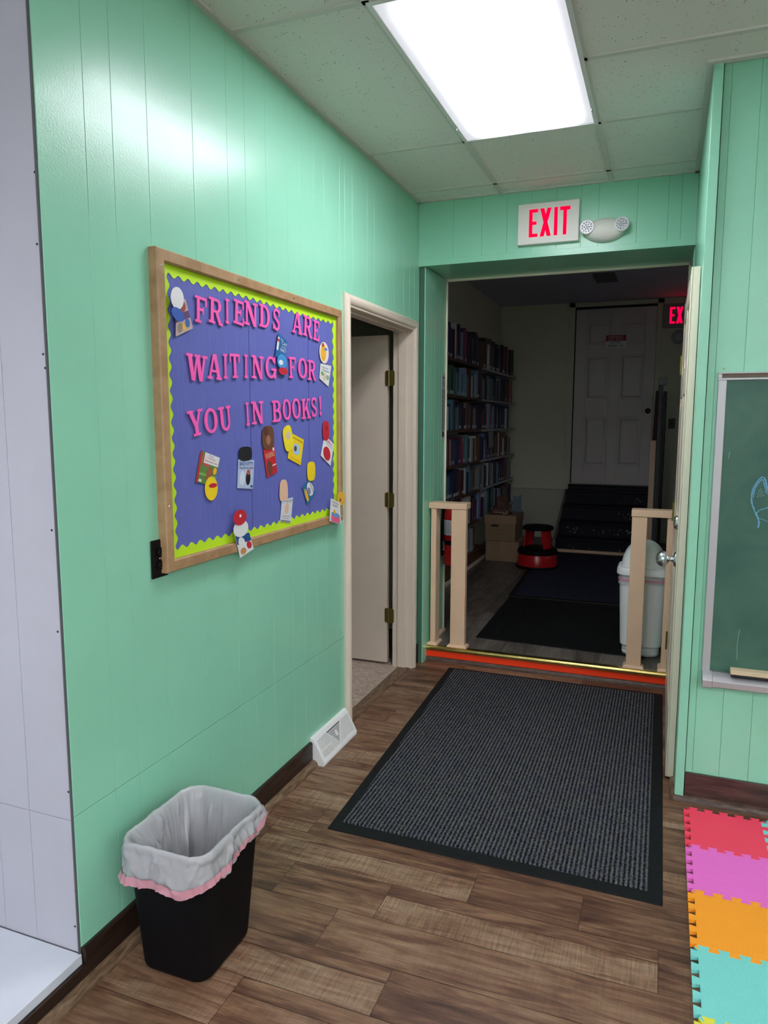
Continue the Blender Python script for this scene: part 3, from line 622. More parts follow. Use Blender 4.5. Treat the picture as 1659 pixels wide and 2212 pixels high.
# vertical louvres left and right of a centre V, horizontal ones inside it
def vlim(u): return 1.0 if (u < 0.27 or u > 0.73) else (1-(u-0.27)/0.23 if u < 0.5 else (u-0.5)/0.23)
for k in range(36):
    u = 0.008+k*0.0282
    if u > 1: break
    v1 = vlim(u)
    if v1 < 0.04: continue
    p = [yv(u-0.0075, 0), yv(u+0.0075, 0), yv(u+0.0075, v1), yv(u-0.0075, v1)]
    squad(bm, p, 0.001, 0.0032)
obj('louvre', bm, M['white'], t); bm = bmesh.new()
for k in range(12):
    v = 0.06+k*0.078
    if v > 1: break
    w_ = 0.23*v; squad(bm, [yv(0.5-w_, v-0.018), yv(0.5+w_, v-0.018), yv(0.5+w_, v+0.018), yv(0.5-w_, v+0.018)], 0.001, 0.0032)
obj('louvre', bm, M['white'], t); bm = bmesh.new()
for s in (-1, 1): squad(bm, [yv(0.5-0.008, 0), yv(0.5+0.008, 0), yv(0.5+s*0.23+0.008, 1), yv(0.5+s*0.23-0.008, 1)], 0.001, 0.0042)
squad(bm, [yv(0.0, 0.34), yv(0.33, 0.34), yv(0.30, 0.40), yv(0.0, 0.40)], 0.001, 0.0036)
obj('rib', bm, M['white'], t); bm = bmesh.new(); squad(bm, [yv(0.485, 0.45), yv(0.515, 0.45), yv(0.515, 0.75), yv(0.485, 0.75)], 0.003, 0.010); obj('damper_lever', bm, M['white'], t)

# ---------------------------------------------------------------- bulletin board
BY0, BY1, BZ0, BZ1 = 1.738, 3.004, 1.050, 1.992
BX = XL+0.012
t = thing('bulletin_board', 'large wood-framed bulletin board with blue paper and lime scalloped border', 'bulletin board', (XL+0.01, (BY0+BY1)/2, BZ0))
fwd = 0.036; XF = XL+0.030
bm = bmesh.new(); pr = [(0, 0, XL), (0, 0, XF-0.004), (0.004, 0.004, XF), (fwd-0.004, fwd-0.004, XF), (fwd, fwd, XF-0.004), (fwd, fwd, XL)]
rings = []
for cy_, cz_, sy, sz in ((BY0, BZ0, 1, 1), (BY1, BZ0, -1, 1), (BY1, BZ1, -1, -1), (BY0, BZ1, 1, -1)): rings.append([(x, cy_+sy*a, cz_+sz*b_) for a, b_, x in pr])
rings.append(rings[0]); loft(bm, rings, False, False); bmesh.ops.remove_doubles(bm, verts=bm.verts, dist=1e-6)
sharp(obj('frame', bm, M['frame_wood'], t, smooth=True), 0.4)
obj('backing_paper', sbox(XL+0.002, BX, BY0+fwd, BY1-fwd, BZ0+fwd, BZ1-fwd), M['blue_paper'], t)
for y_ in (2.245, 2.70): obj('paper_seam', sbox(BX, BX+0.0009, y_, y_+0.0022, BZ0+fwd, BZ1-fwd), mat('paper_seam_blue', (0.045, 0.055, 0.24), 0.7), t)
# scalloped border, built per side with a wavy inner edge
def scallop(side):
    bm = bmesh.new(); y0, y1, z0, z1 = BY0+fwd, BY1-fwd, BZ0+fwd, BZ1-fwd
    L = (y1-y0) if side in 'tb' else (z1-z0); n = int(L/0.0032); wl = 0.047
    out, inn = [], []
    for i in range(n+1):
        s = L*i/n; d = 0.029+0.0058*math.sin(2*PI*s/wl)+0.0015*math.sin(s*9)
        dd = min(s, L-s); d0 = 0.0
        if side == 't': out.append((y0+s, z1)); inn.append((y0+s, z1-d))
        if side == 'b': out.append((y0+s, z0)); inn.append((y0+s, z0+d))
        if side == 'l': out.append((y0, z0+s)); inn.append((y0+d, z0+s))
        if side == 'r': out.append((y1, z0+s)); inn.append((y1-d, z0+s))
    h = 0.0016 if side in 'tb' else 0.0024
    for i in range(n):
        q = [out[i], out[i+1], inn[i+1], inn[i]]
        loft(bm, [[(BX+0.0002, a, b_) for a, b_ in q], [(BX+h, a, b_) for a, b_ in q]])
    bmesh.ops.remove_doubles(bm, verts=bm.verts, dist=1e-6)
    obj('border', bm, M['lime'], t, label='lime green scalloped border strip')
for s in 'tblr': scallop(s)
for y_, z_ in ((BY0+0.018, BZ1-0.05), (2.16, BZ1-0.018), (2.55, BZ1-0.018), (2.975, BZ1-0.018), (2.55, BZ0+0.018), (2.985, BZ0+0.02), (BY0+0.018, BZ0+0.2)):
    bm = bmesh.new(); lathe(bm, [(0.004, 0), (0.0032, 0.0016), (0.001, 0.0018)], (XF-0.0002, y_, z_), 10, axis='x'); obj('screw', bm, M['chrome'], t)

# ---------------------------------------------------------------- slab-serif cut-out letters
def seg(a, b, w_):   # stroke with horizontal ends
    return [(a[0]-w_/2, a[1]), (a[0]+w_/2, a[1]), (b[0]+w_/2, b[1]), (b[0]-w_/2, b[1])]
def rc(x0, y0, x1, y1): return [(x0, y0), (x1, y0), (x1, y1), (x0, y1)]
def arc(cx, cy, rx, ry, a0, a1, w0, w1, n=14):
    """curved stroke, thick (w1) where it is vertical and thin (w0) where it is horizontal"""
    q = []
    for k in range(n+1):
        a = math.radians(a0+(a1-a0)*k/n); th = w0+(w1-w0)*abs(math.cos(a))**1.3
        q.append(((cx+(rx)*math.cos(a), cy+(ry)*math.sin(a)), (cx+(rx-th)*math.cos(a), cy+(ry-min(th, w0*1.15))*math.sin(a))))
    return [[q[k][0], q[k+1][0], q[k+1][1], q[k][1]] for k in range(n)]
T, s_, h_ = 0.21, 0.10, 0.10      # thick stem, serif height, thin stroke
def glyph(ch):
    st = lambda x: [rc(x-T/2, 0, x+T/2, 1), rc(x-0.24, 0, x+0.24, s_), rc(x-0.24, 1-s_, x+0.24, 1)]
    if ch == 'I': return st(0.5)
    if ch == 'F': return st(0.3)+[rc(0.3, 0.89, 0.95, 1), rc(0.85, 0.68, 0.95, 1), rc(0.3, 0.46, 0.72, 0.56), rc(0.64, 0.37, 0.72, 0.65)]
    if ch == 'E': return st(0.3)+[rc(0.3, 0.89, 0.93, 1), rc(0.83, 0.70, 0.93, 1), rc(0.3, 0.46, 0.70, 0.56), rc(0.62, 0.37, 0.70, 0.65), rc(0.3, 0, 0.97, 0.11), rc(0.87, 0, 0.97, 0.32)]
    if ch == 'R': return [rc(0.14, 0, 0.34, 1), rc(0.0, 0, 0.46, s_), rc(0.0, 0.9, 0.3, 1), rc(0.3, 0.89, 0.58, 1), rc(0.3, 0.45, 0.55, 0.54)]+arc(0.56, 0.725, 0.34, 0.275, -90, 90, 0.10, 0.21)+[seg((0.88, 0), (0.55, 0.5), 0.22), rc(0.76, 0, 1.04, s_)]
    if ch == 'N': return [rc(0.13, 0, 0.24, 1), rc(0, 0, 0.36, s_), rc(0, 0.9, 0.26, 1), seg((0.80, 0), (0.20, 1), 0.24), rc(0.76, 0, 0.87, 1), rc(0.64, 0.9, 1.0, 1)]
    if ch == 'D': return [rc(0.12, 0, 0.33, 1), rc(0, 0, 0.4, s_), rc(0, 0.9, 0.4, 1), rc(0.3, 0.9, 0.46, 1), rc(0.3, 0, 0.46, 0.1)]+arc(0.44, 0.5, 0.52, 0.5, -90, 90, 0.10, 0.22)
    if ch == 'S': return arc(0.5, 0.73, 0.40, 0.27, 20, 180, 0.11, 0.15)+arc(0.5, 0.73, 0.40, 0.27, 180, 262, 0.13, 0.17)+[seg((0.70, 0.38), (0.34, 0.58), 0.30)]+arc(0.5, 0.27, 0.42, 0.27, -180, 0, 0.11, 0.17)+arc(0.5, 0.27, 0.42, 0.27, 0, 82, 0.13, 0.20)+[rc(0.78, 0.68, 0.88, 0.97), rc(0.08, 0.03, 0.18, 0.33)]
    if ch == 'A': return [seg((0.14, 0.05), (0.47, 1), 0.12), seg((0.84, 0.05), (0.52, 1), 0.23), rc(0.25, 0.28, 0.72, 0.37), rc(-0.02, 0, 0.34, s_), rc(0.64, 0, 1.04, s_)]
    if ch == 'W': return [seg((0.31, 0), (0.13, 1), 0.17), seg((0.33, 0), (0.50, 0.95), 0.09), seg((0.68, 0), (0.52, 1), 0.17), seg((0.70, 0), (0.88, 1), 0.09), rc(-0.02, 0.9, 0.28, 1), rc(0.38, 0.9, 0.66, 1), rc(0.76, 0.9, 1.02, 1)]
    if ch == 'T': return [rc(0.385, 0, 0.615, 1), rc(0.24, 0, 0.76, s_), rc(0.0, 0.89, 1, 1), rc(0.0, 0.66, 0.10, 1), rc(0.90, 0.66, 1, 1)]
    if ch == 'G': return arc(0.5, 0.5, 0.49, 0.5, 35, 180, 0.11, 0.22)+arc(0.5, 0.5, 0.49, 0.5, 180, 325, 0.11, 0.22)+[rc(0.76, 0.02, 0.96, 0.44), rc(0.56, 0.36, 1.02, 0.46), rc(0.84, 0.66, 0.93, 0.98)]
    if ch == 'O': return arc(0.5, 0.5, 0.48, 0.5, -90, 270, 0.11, 0.22, 28)
    if ch == 'Y': return [rc(0.40, 0, 0.62, 0.45), rc(0.26, 0, 0.76, s_), seg((0.50, 0.38), (0.17, 1), 0.23), seg((0.54, 0.38), (0.84, 1), 0.12), rc(0.0, 0.9, 0.38, 1), rc(0.68, 0.9, 1.02, 1)]
    if ch == 'U': return [rc(0.12, 0.34, 0.33, 1), rc(0.0, 0.9, 0.44, 1), rc(0.74, 0.34, 0.86, 1), rc(0.62, 0.9, 1.0, 1)]+arc(0.49, 0.37, 0.37, 0.37, 180, 270, 0.11, 0.21)+arc(0.49, 0.37, 0.37, 0.37, 270, 360, 0.11, 0.12)
    if ch == 'B': return [rc(0.12, 0, 0.33, 1), rc(0, 0, 0.4, s_), rc(0, 0.9, 0.4, 1), rc(0.3, 0.9, 0.52, 1), rc(0.3, 0, 0.54, 0.1), rc(0.3, 0.47, 0.54, 0.56)]+arc(0.5, 0.745, 0.36, 0.255, -90, 90, 0.09, 0.20)+arc(0.52, 0.28, 0.42, 0.28, -90, 90, 0.10, 0.22)
    if ch == 'K': return [rc(0.12, 0, 0.33, 1), rc(0, 0, 0.44, s_), rc(0, 0.9, 0.44, 1), seg((0.36, 0.40), (0.80, 0.97), 0.11), seg((0.86, 0.04), (0.52, 0.62), 0.23), rc(0.64, 0.9, 0.98, 1), rc(0.66, 0, 1.04, s_)]
    if ch == '!': return [[(0.36, 0.30), (0.64, 0.30), (0.78, 1), (0.22, 1)]]+arc(0.5, 0.11, 0.28, 0.12, -90, 270, 0.10, 0.27, 16)
LET = [('F', 1.958, 1.847, 0.075, 'FRIENDS'), ('R', 2.039, 1.854, 0.083, 'FRIENDS'), ('I', 2.106, 1.864, 0.048, 'FRIENDS'), ('E', 2.176, 1.869, 0.078, 'FRIENDS'), ('N', 2.255, 1.875, 0.098, 'FRIENDS'), ('D', 2.349, 1.879, 0.083, 'FRIENDS'), ('S', 2.434, 1.879, 0.063, 'FRIENDS'),
 ('A', 2.6, 1.886, 0.088, 'ARE'), ('R', 2.689, 1.884, 0.083, 'ARE'), ('E', 2.767, 1.877, 0.068, 'ARE'),
 ('W', 1.93, 1.667, 0.117, 'WAITING'), ('A', 2.024, 1.677, 0.083, 'WAITING'), ('I', 2.087, 1.683, 0.050, 'WAITING'), ('T', 2.145, 1.688, 0.068, 'WAITING'), ('I', 2.215, 1.692, 0.046, 'WAITING'), ('N', 2.293, 1.694, 0.09, 'WAITING'), ('G', 2.387, 1.7, 0.086, 'WAITING'),
 ('F', 2.554, 1.711, 0.070, 'FOR'), ('O', 2.64, 1.714, 0.088, 'FOR'), ('R', 2.722, 1.711, 0.080, 'FOR'),
 ('Y', 1.915, 1.496, 0.086, 'YOU'), ('O', 1.996, 1.503, 0.083, 'YOU'), ('U', 2.079, 1.51, 0.080, 'YOU'), ('I', 2.218, 1.527, 0.043, 'IN'), ('N', 2.287, 1.533, 0.091, 'IN'),
 ('B', 2.427, 1.54, 0.078, 'BOOKS'), ('O', 2.504, 1.547, 0.074, 'BOOKS'), ('O', 2.582, 1.552, 0.078, 'BOOKS'), ('K', 2.665, 1.553, 0.083, 'BOOKS'), ('S', 2.74, 1.561, 0.060, 'BOOKS'), ('!', 2.799, 1.567, 0.030, 'BOOKS')]
seen = {}
ROT = {'FRIENDS': -2, 'ARE': -3, 'WAITING': 1, 'FOR': 0, 'YOU': 6, 'IN': 5, 'BOOKS': 5}
ORD = {0: 'first', 1: 'second', 2: 'third'}
tot = {}
for ch, y, z, w_, wd in LET: tot[(ch, wd)] = tot.get((ch, wd), 0)+1
for ch, y, z, w_, wd in LET:
    H = 0.081; bm = bmesh.new(); rot = math.radians(ROT[wd]+random.uniform(-2.5, 2.5)); ca, sa = math.cos(rot), math.sin(rot)
    if ch == '!': rot = math.radians(2)
    for i, poly in enumerate(glyph(ch)):
        pts = []
        for a, b_ in poly:
            p, q = (a-0.5)*w_*0.9, (b_-0.5)*H; pts.append((y+p*ca-q*sa, z+p*sa+q*ca))
        x0 = BX+0.0045; loft(bm, [[(x0, a, b_) for a, b_ in pts], [(x0+0.0022+i*0.000004, a, b_) for a, b_ in pts]])
    k = seen.get((ch, wd), 0); seen[(ch, wd)] = k+1
    nm = ('exclamation mark ending' if ch == '!' else 'letter %s in' % ch)
    pre = (ORD[k]+' ' if tot[(ch, wd)] > 1 else '')
    o = obj('letter', bm, M['pink'], None, origin=(BX+0.0045, y, z-H/2))
    tag(o, '%spink cut-out %s the word %s on the bulletin board' % (pre, nm, wd), 'letter', 'pink letters on the bulletin board')

# ---------------------------------------------------------------- paper book covers with plain cut-outs on the board
CX = BX+0.003
def card(quad, base, label, texts=(), shapes=(), lift=0.0):
    """quad: top-left, top-right, bottom-right, bottom-left as (y, z)."""
    x0 = CX+lift; x1 = x0+0.0012
    cy = sum(p[0] for p in quad)/4; cz = min(p[1] for p in quad)
    t = thing('book_cover_print', label, 'book cover', (x0, cy, cz), 'book covers on the bulletin board')
    tl, tr, br, bl = quad
    def mp(u, v, h=0.0):
        a = (bl[0]+(br[0]-bl[0])*u, bl[1]+(br[1]-bl[1])*u); b_ = (tl[0]+(tr[0]-tl[0])*u, tl[1]+(tr[1]-tl[1])*u)
        return (x1+h, a[0]+(b_[0]-a[0])*v, a[1]+(b_[1]-a[1])*v)
    bm = bmesh.new(); loft(bm, [[(x0, a, b_) for a, b_ in (bl, br, tr, tl)], [(x1, a, b_) for a, b_ in (bl, br, tr, tl)]]); obj('sheet', bm, flat(base), t)
    for i, (kind, u0, v0, u1, v1, c) in enumerate(shapes):
        bm = bmesh.new(); h = 0.00025+i*0.0001
        if kind == 'r': P = [(u0, v0), (u1, v0), (u1, v1), (u0, v1)]
        else: P = [((u0+u1)/2+(u1-u0)/2*math.cos(a), (v0+v1)/2+(v1-v0)/2*math.sin(a)) for a in [2*PI*k/20 for k in range(20)]]
        loft(bm, [[mp(u, v, 0.0) for u, v in P], [mp(u, v, h) for u, v in P]]); obj('printed_patch', bm, flat(c), t)
    for j, (txt, u0, v0, u1, v1, c) in enumerate(texts):
        bm = text_mesh(txt, lambda a, b_: mp(u0+(u1-u0)*a, v0+(v1-v0)*b_, 0.0011))
        obj('title', bm, flat(c), t)
def cutout(y0, y1, z0, z1, c, label, shape='o', lift=0.0016, patches=(), rot=0.0):
    cy, cz = (y0+y1)/2, (z0+z1)/2; n = 26
    def out(k):
        a = 2*PI*k/n; e = 2.0 if shape == 'o' else 3.2
        cc, ss = math.cos(a), math.sin(a)
        p = abs(cc)**(2/e)*math.copysign(1, cc)*(y1-y0)/2; q = abs(ss)**(2/e)*math.copysign(1, ss)*(z1-z0)/2
        if shape == 'egg': p *= 1-0.16*ss
        return (cy+p*math.cos(rot)-q*math.sin(rot), cz+p*math.sin(rot)+q*math.cos(rot))
    P = [out(k) for k in range(n)]
    t = thing('paper_cutout', label, 'paper cutout', (CX+lift, cy, z0), 'plain paper cut-outs on the bulletin board')
    bm = bmesh.new(); loft(bm, [[(CX+lift, a, b_) for a, b_ in P], [(CX+lift+0.0012, a, b_) for a, b_ in P]]); obj('sheet', bm, flat(c), t)
    for i, (u0, v0, u1, v1, c2) in enumerate(patches):
        bm = bmesh.new(); Q = []
        for k in range(16):
            a = 2*PI*k/16; u = (u0+u1)/2+(u1-u0)/2*math.cos(a); v = (v0+v1)/2+(v1-v0)/2*math.sin(a)
            p, q = (u-0.5)*(y1-y0), (v-0.5)*(z1-z0); Q.append((cy+p*math.cos(rot)-q*math.sin(rot), cz+p*math.sin(rot)+q*math.cos(rot)))
        loft(bm, [[(CX+lift+0.0012, a, b_) for a, b_ in Q], [(CX+lift+0.0015+i*0.0001, a, b_) for a, b_ in Q]]); obj('printed_patch', bm, flat(c2), t)
WH = (0.72, 0.72, 0.74); RD = (0.52, 0.015, 0.03); YL = (0.85, 0.60, 0.01); OR = (0.80, 0.42, 0.03); NV = (0.01, 0.07, 0.25); SK = (0.35, 0.55, 0.75)
GN = (0.10, 0.22, 0.05); BR = (0.14, 0.05, 0.025); BK = (0.006, 0.006, 0.01); PK = (0.75, 0.12, 0.25); TN = (0.72, 0.46, 0.32); PU = (0.12, 0.05, 0.15); LB = (0.42, 0.50, 0.68)
card([(1.94, 1.409), (2.045, 1.38), (2.006, 1.289), (1.907, 1.311)], GN, 'green and red book cover pinned low at the left of the board', [('Disney', 0.42, 0.90, 0.66, 0.97, NV), ('To My New', 0.34, 0.81, 0.80, 0.88, RD), ('Bouncing Friend', 0.28, 0.70, 0.92, 0.78, RD)],
     [('r', 0, 0, 0.09, 1, RD), ('e', 0.12, 0.55, 0.6, 0.98, (0.45, 0.08, 0.07)), ('r', 0.22, 0.66, 0.98, 1.0, WH), ('r', 0.1, 0.25, 1, 0.33, (0.2, 0.38, 0.10)), ('e', 0.45, 0.1, 0.75, 0.6, (0.32, 0.09, 0.04)), ('e', 0.78, 0.38, 0.96, 0.62, OR), ('r', 0.12, 0.04, 0.26, 0.12, WH)])
cutout(1.953, 2.024, 1.244, 1.322, YL, 'yellow rounded paper cut-out with a red band below the green book cover', patches=((0.3, 0.52, 0.95, 0.72, RD),))
card([(2.155, 1.37), (2.26, 1.363), (2.246, 1.26), (2.145, 1.271)], LB, 'pale blue book cover below the black paper cut-out', [('BAD KITTY', 0.08, 0.80, 0.94, 0.93, NV), ('Does NOT like SNOW', 0.08, 0.68, 0.94, 0.76, (0.03, 0.03, 0.1))],
     [('e', 0.12, 0.1, 0.45, 0.6, (0.6, 0.66, 0.78)), ('e', 0.5, 0.12, 0.8, 0.6, BK), ('e', 0.55, 0.48, 0.76, 0.66, (0.45, 0.08, 0.03)), ('e', 0.82, 0.04, 0.97, 0.13, NV)])
cutout(2.158, 2.243, 1.363, 1.413, BK, 'black rounded paper cut-out above the pale blue book cover', 'r')
card([(2.324, 1.399), (2.405, 1.411), (2.425, 1.309), (2.349, 1.293)], RD, 'dark red book cover under the brown paper cut-out', [('THE GRUFFALO', 0.08, 0.64, 0.92, 0.82, (0.75, 0.6, 0.3))],
     [('e', 0.1, 0.02, 0.6, 0.55, BR), ('r', 0.62, 0.3, 0.95, 0.34, WH), ('e', 0.8, 0.82, 0.95, 0.95, WH)])
cutout(2.317, 2.402, 1.397, 1.485, BR, 'brown rounded paper cut-out above the dark red book cover', 'r', patches=((0.3, 0.2, 0.7, 0.6, (0.33, 0.15, 0.08)), (0.1, 0.6, 0.5, 0.95, (0.08, 0.03, 0.02))))
card([(2.54, 1.456), (2.647, 1.427), (2.617, 1.324), (2.51, 1.358)], YL, 'bright yellow book cover with a pale blue circle', [('Curious George', 0.1, 0.83, 0.9, 0.92, BK), ('Margret and H.A. Rey', 0.15, 0.07, 0.9, 0.13, (0.4, 0.1, 0.02))],
     [('e', 0.25, 0.28, 0.8, 0.72, SK), ('e', 0.35, 0.4, 0.55, 0.62, BR)])
cutout(2.476, 2.549, 1.386, 1.486, (0.85, 0.68, 0.02), 'yellow oval paper cut-out left of the yellow book cover', 'r', patches=((0.3, 0.45, 0.8, 0.75, (0.6, 0.5, 0.4)),), rot=0.3)
card([(2.843, 1.444), (2.937, 1.401), (2.899, 1.306), (2.803, 1.356)], WH, 'white book cover with a large red circle near the right edge', [('Clifford', 0.2, 0.80, 0.85, 0.93, RD), ('THE BIG RED DOG', 0.2, 0.70, 0.85, 0.76, NV)], [('e', 0.12, 0.05, 0.85, 0.62, RD)])
cutout(2.822, 2.884, 1.42, 1.504, RD, 'red rounded paper cut-out above the white book cover with red circle', 'r', patches=((0.4, 0.5, 0.75, 0.75, (0.3, 0.01, 0.02)),))
card([(2.698, 1.265), (2.754, 1.198), (2.671, 1.156), (2.628, 1.236)], (0.02, 0.14, 0.28), 'dark blue tilted book cover below a yellow cut-out', [('A Pocket', 0.2, 0.75, 0.8, 0.88, PU)],
     [('e', 0.1, 0.35, 0.85, 0.98, WH), ('e', 0.3, 0.35, 0.7, 0.65, (0.2, 0.2, 0.35)), ('e', 0.2, 0.05, 0.9, 0.3, OR)])
cutout(2.672, 2.745, 1.254, 1.335, YL, 'yellow rounded paper cut-out above the dark blue tilted cover', 'r')
card([(2.458, 1.199), (2.548, 1.2), (2.525, 1.099), (2.441, 1.117)], (0.62, 0.64, 0.68), 'white book cover with a tan egg shape below a tan cut-out', [('BAD SEED', 0.38, 0.84, 0.96, 0.94, (0.25, 0.27, 0.33))],
     [('e', 0.32, 0.36, 0.68, 0.82, TN), ('r', 0.12, 0.24, 0.9, 0.27, (0.3, 0.3, 0.35)), ('r', 0.2, 0.16, 0.8, 0.19, (0.4, 0.3, 0.35)), ('r', 0.05, 0.02, 0.95, 0.08, (0.2, 0.2, 0.22)), ('e', 0.04, 0.85, 0.3, 0.96, SK)])
cutout(2.438, 2.503, 1.193, 1.277, TN, 'plain tan egg-shaped paper cut-out near the bottom of the board', 'egg')
card([(2.095, 1.116), (2.186, 1.11), (2.214, 1.047), (2.125, 1.03)], WH, 'blue topped book cover overlapping the bottom frame of the board', (),
     [('r', 0, 0.55, 1, 1, NV), ('e', 0.1, 0.35, 0.55, 0.85, WH), ('e', 0.6, 0.15, 0.95, 0.55, RD), ('e', 0.1, 0.05, 0.5, 0.35, (0.55, 0.25, 0.08))], lift=0.018)
cutout(2.085, 2.178, 1.103, 1.162, WH, 'white rounded paper cut-out under a red one at the bottom of the board', 'o', lift=0.0196)
cutout(2.083, 2.166, 1.145, 1.199, RD, 'red dome-shaped paper cut-out at the bottom of the board', 'o', lift=0.0212, patches=((0.45, 0.5, 0.6, 0.7, WH),))
card([(2.863, 1.166), (2.959, 1.137), (2.968, 1.036), (2.848, 1.067)], WH, 'white book cover with a pink block over the lower right frame corner', [('Spot Goes', 0.12, 0.82, 0.8, 0.93, BK), ('Splash!', 0.2, 0.70, 0.7, 0.79, BK)],
     [('r', 0.12, 0.02, 0.9, 0.34, PK), ('e', 0.1, 0.26, 0.92, 0.46, (0.12, 0.3, 0.6)), ('e', 0.3, 0.38, 0.5, 0.58, OR)], lift=0.018)
cutout(2.935, 3.012, 1.122, 1.184, OR, 'orange rounded paper cut-out over the right edge of the board', 'r', lift=0.0165, patches=((0.3, 0.3, 0.5, 0.55, BR),))
card([(1.832, 1.856), (1.878, 1.868), (1.911, 1.785), (1.825, 1.751)], (0.5, 0.36, 0.34), 'purple and cream book cover at the upper left corner of the board', (),
     [('e', 0.3, 0.62, 0.85, 0.98, (0.30, 0.06, 0.05)), ('r', 0, 0.38, 1, 0.62, PU), ('e', 0.1, 0.05, 0.4, 0.35, (0.25, 0.22, 0.2)), ('e', 0.6, 0.1, 0.9, 0.4, (0.05, 0.12, 0.4)), ('e', 0.4, 0.05, 0.6, 0.3, OR)], lift=0.004)
cutout(1.788, 1.848, 1.828, 1.893, WH, 'white oval paper cut-out at the upper left of the board', 'o', lift=0.0195, rot=-0.4)
cutout(1.786, 1.846, 1.795, 1.832, (0.03, 0.10, 0.42), 'blue oval paper cut-out below the white one at upper left', 'o', lift=0.0212, rot=-0.3)
card([(2.445, 1.832), (2.513, 1.807), (2.496, 1.734), (2.418, 1.743)], (0.01, 0.12, 0.34), 'blue book cover standing over the word WAITING', [('THE', 0.28, 0.80, 0.55, 0.88, WH), ('CAT', 0.45, 0.66, 0.98, 0.82, WH), ('IN THE', 0.5, 0.52, 0.9, 0.61, WH), ('HAT', 0.4, 0.32, 0.95, 0.49, WH)],
     [('r', 0.02, 0.3, 0.2, 0.86, WH), ('r', 0.02, 0.66, 0.2, 0.78, RD)], lift=0.003)
cutout(2.43, 2.504, 1.70, 1.755, (0.05, 0.28, 0.62), 'blue oval paper cut-out with white patch beside the letter G', 'o', lift=0.0052, patches=((0.15, 0.25, 0.6, 0.6, WH),))
cutout(2.437, 2.506, 1.678, 1.706, RD, 'red oval paper cut-out below the blue one beside letter G', 'o', lift=0.0068)
card([(2.809, 1.746), (2.914, 1.743), (2.884, 1.652), (2.796, 1.683)], (0.66, 0.68, 0.62), 'white and green book cover near the right edge beside FOR', [('The Best', 0.15, 0.76, 0.75, 0.86, (0.1, 0.2, 0.4)), ('Vacation', 0.2, 0.62, 0.85, 0.72, (0.1, 0.2, 0.4))],
     [('e', 0.1, 0.3, 0.4, 0.55, (0.15, 0.35, 0.12)), ('e', 0.65, 0.25, 0.95, 0.5, (0.2, 0.42, 0.2)), ('e', 0.4, 0.1, 0.62, 0.55, (0.7, 0.4, 0.4))])
cutout(2.796, 2.886, 1.748, 1.838, (0.78, 0.66, 0.60), 'pale oval paper cut-out with orange patches near the right edge', 'o', patches=((0.12, 0.1, 0.7, 0.9, OR), (0.5, 0.6, 0.85, 0.75, (0.1, 0.2, 0.5)), (0.25, 0.75, 0.5, 0.95, (0.4, 0.05, 0.03))))

# ---------------------------------------------------------------- exit sign and emergency light on the header
def exit_letters(x0, x1, z0, z1, yf, depth, m, parent, letters='EXIT'):
    """block letters facing -y"""
    spans = {'E': (0.0, 0.215), 'X': (0.27, 0.545), 'I': (0.615, 0.70), 'T': (0.755, 1.0)}
    W_ = x1-x0; H = z1-z0; st = 0.085
    for ch in letters:
        a, b_ = spans[ch]; bm = bmesh.new()
        if ch == 'E': polys = [rc(a, 0, a+st, 1), rc(a, 0, b_, 0.12), rc(a, 0.44, b_-0.03, 0.56), rc(a, 0.88, b_, 1)]
        elif ch == 'X': polys = [[(a, 0), (a+0.10, 0), (b_, 1), (b_-0.10, 1)], [(b_-0.10, 0), (b_, 0), (a+0.10, 1), (a, 1)]]
        elif ch == 'I': polys = [rc(a, 0, b_, 1)]
        else: polys = [rc((a+b_)/2-st/2, 0, (a+b_)/2+st/2, 1), rc(a, 0.87, b_, 1)]
        for i, p in enumerate(polys):
            q = [(x0+u*W_, z0+v*H) for u, v in p]; loft(bm, [[(u, yf, v) for u, v in q], [(u, yf-depth-i*0.00002, v) for u, v in q]])
        obj('exit_letter', bm, m, parent, label='red letter %s' % ch)
M['exit_red'] = mat('lit_red_plastic', (0.25, 0.0, 0.01), 0.7, spec=0.05, emit=((1.0, 0.0, 0.04), 0.62))
def exit_sign(x0, x1, z0, z1, yb, label, m, m_body, arrows=True):
    d = 0.032; t = thing('exit_sign', label, 'exit sign', ((x0+x1)/2, yb-0.01, z0), None)
    obj('housing', sbox(x0, x1, yb-d, yb, z0, z1), m_body, t, bevel=0.004)
    W_ = x1-x0; H = z1-z0
    obj('face_panel', sbox(x0+0.004, x1-0.004, yb-d-0.0008, yb-d+0.001, z0+0.022, z1-0.022), m_body, t, bevel=0.0004)
    exit_letters(x0+0.19*W_, x0+0.855*W_, z0+0.17*H, z0+0.85*H, yb-d-0.0006, 0.0012, m, t)
    if arrows:
        for s in (1, -1):
            cx = (x0+x1)/2+s*W_*0.425; cz = (z0+z1)/2; bm = bmesh.new()
            q = [(cx-s*0.012, cz+0.03), (cx, cz+0.03), (cx+s*0.018, cz), (cx, cz-0.03), (cx-s*0.012, cz-0.03), (cx+s*0.004, cz)]
            loft(bm, [[(u, yb-d-0.0007, v) for u, v in q], [(u, yb-d-0.0013, v) for u, v in q]]); obj('arrow_knockout', bm, M['offwhite'], t)
exit_sign(-0.806, -0.477, 2.468, 2.683, YH, 'white exit sign with red EXIT letters on the green header', M['exit_red'], M['offwhite'])
t = thing('emergency_light', 'twin-head white emergency light right of the exit sign on the header', 'emergency light', (-0.345, YH-0.02, 2.45))
bm = bmesh.new(); lathe(bm, [(0.105, 0.0), (0.105, -0.012), (0.10, -0.028), (0.085, -0.042), (0.06, -0.052), (0.03, -0.057), (0.004, -0.058)], (-0.345, YH, 2.513), 40, sx=1.0, sy=0.585, axis='y'); obj('body', bm, M['offwhite'], t, smooth=True)
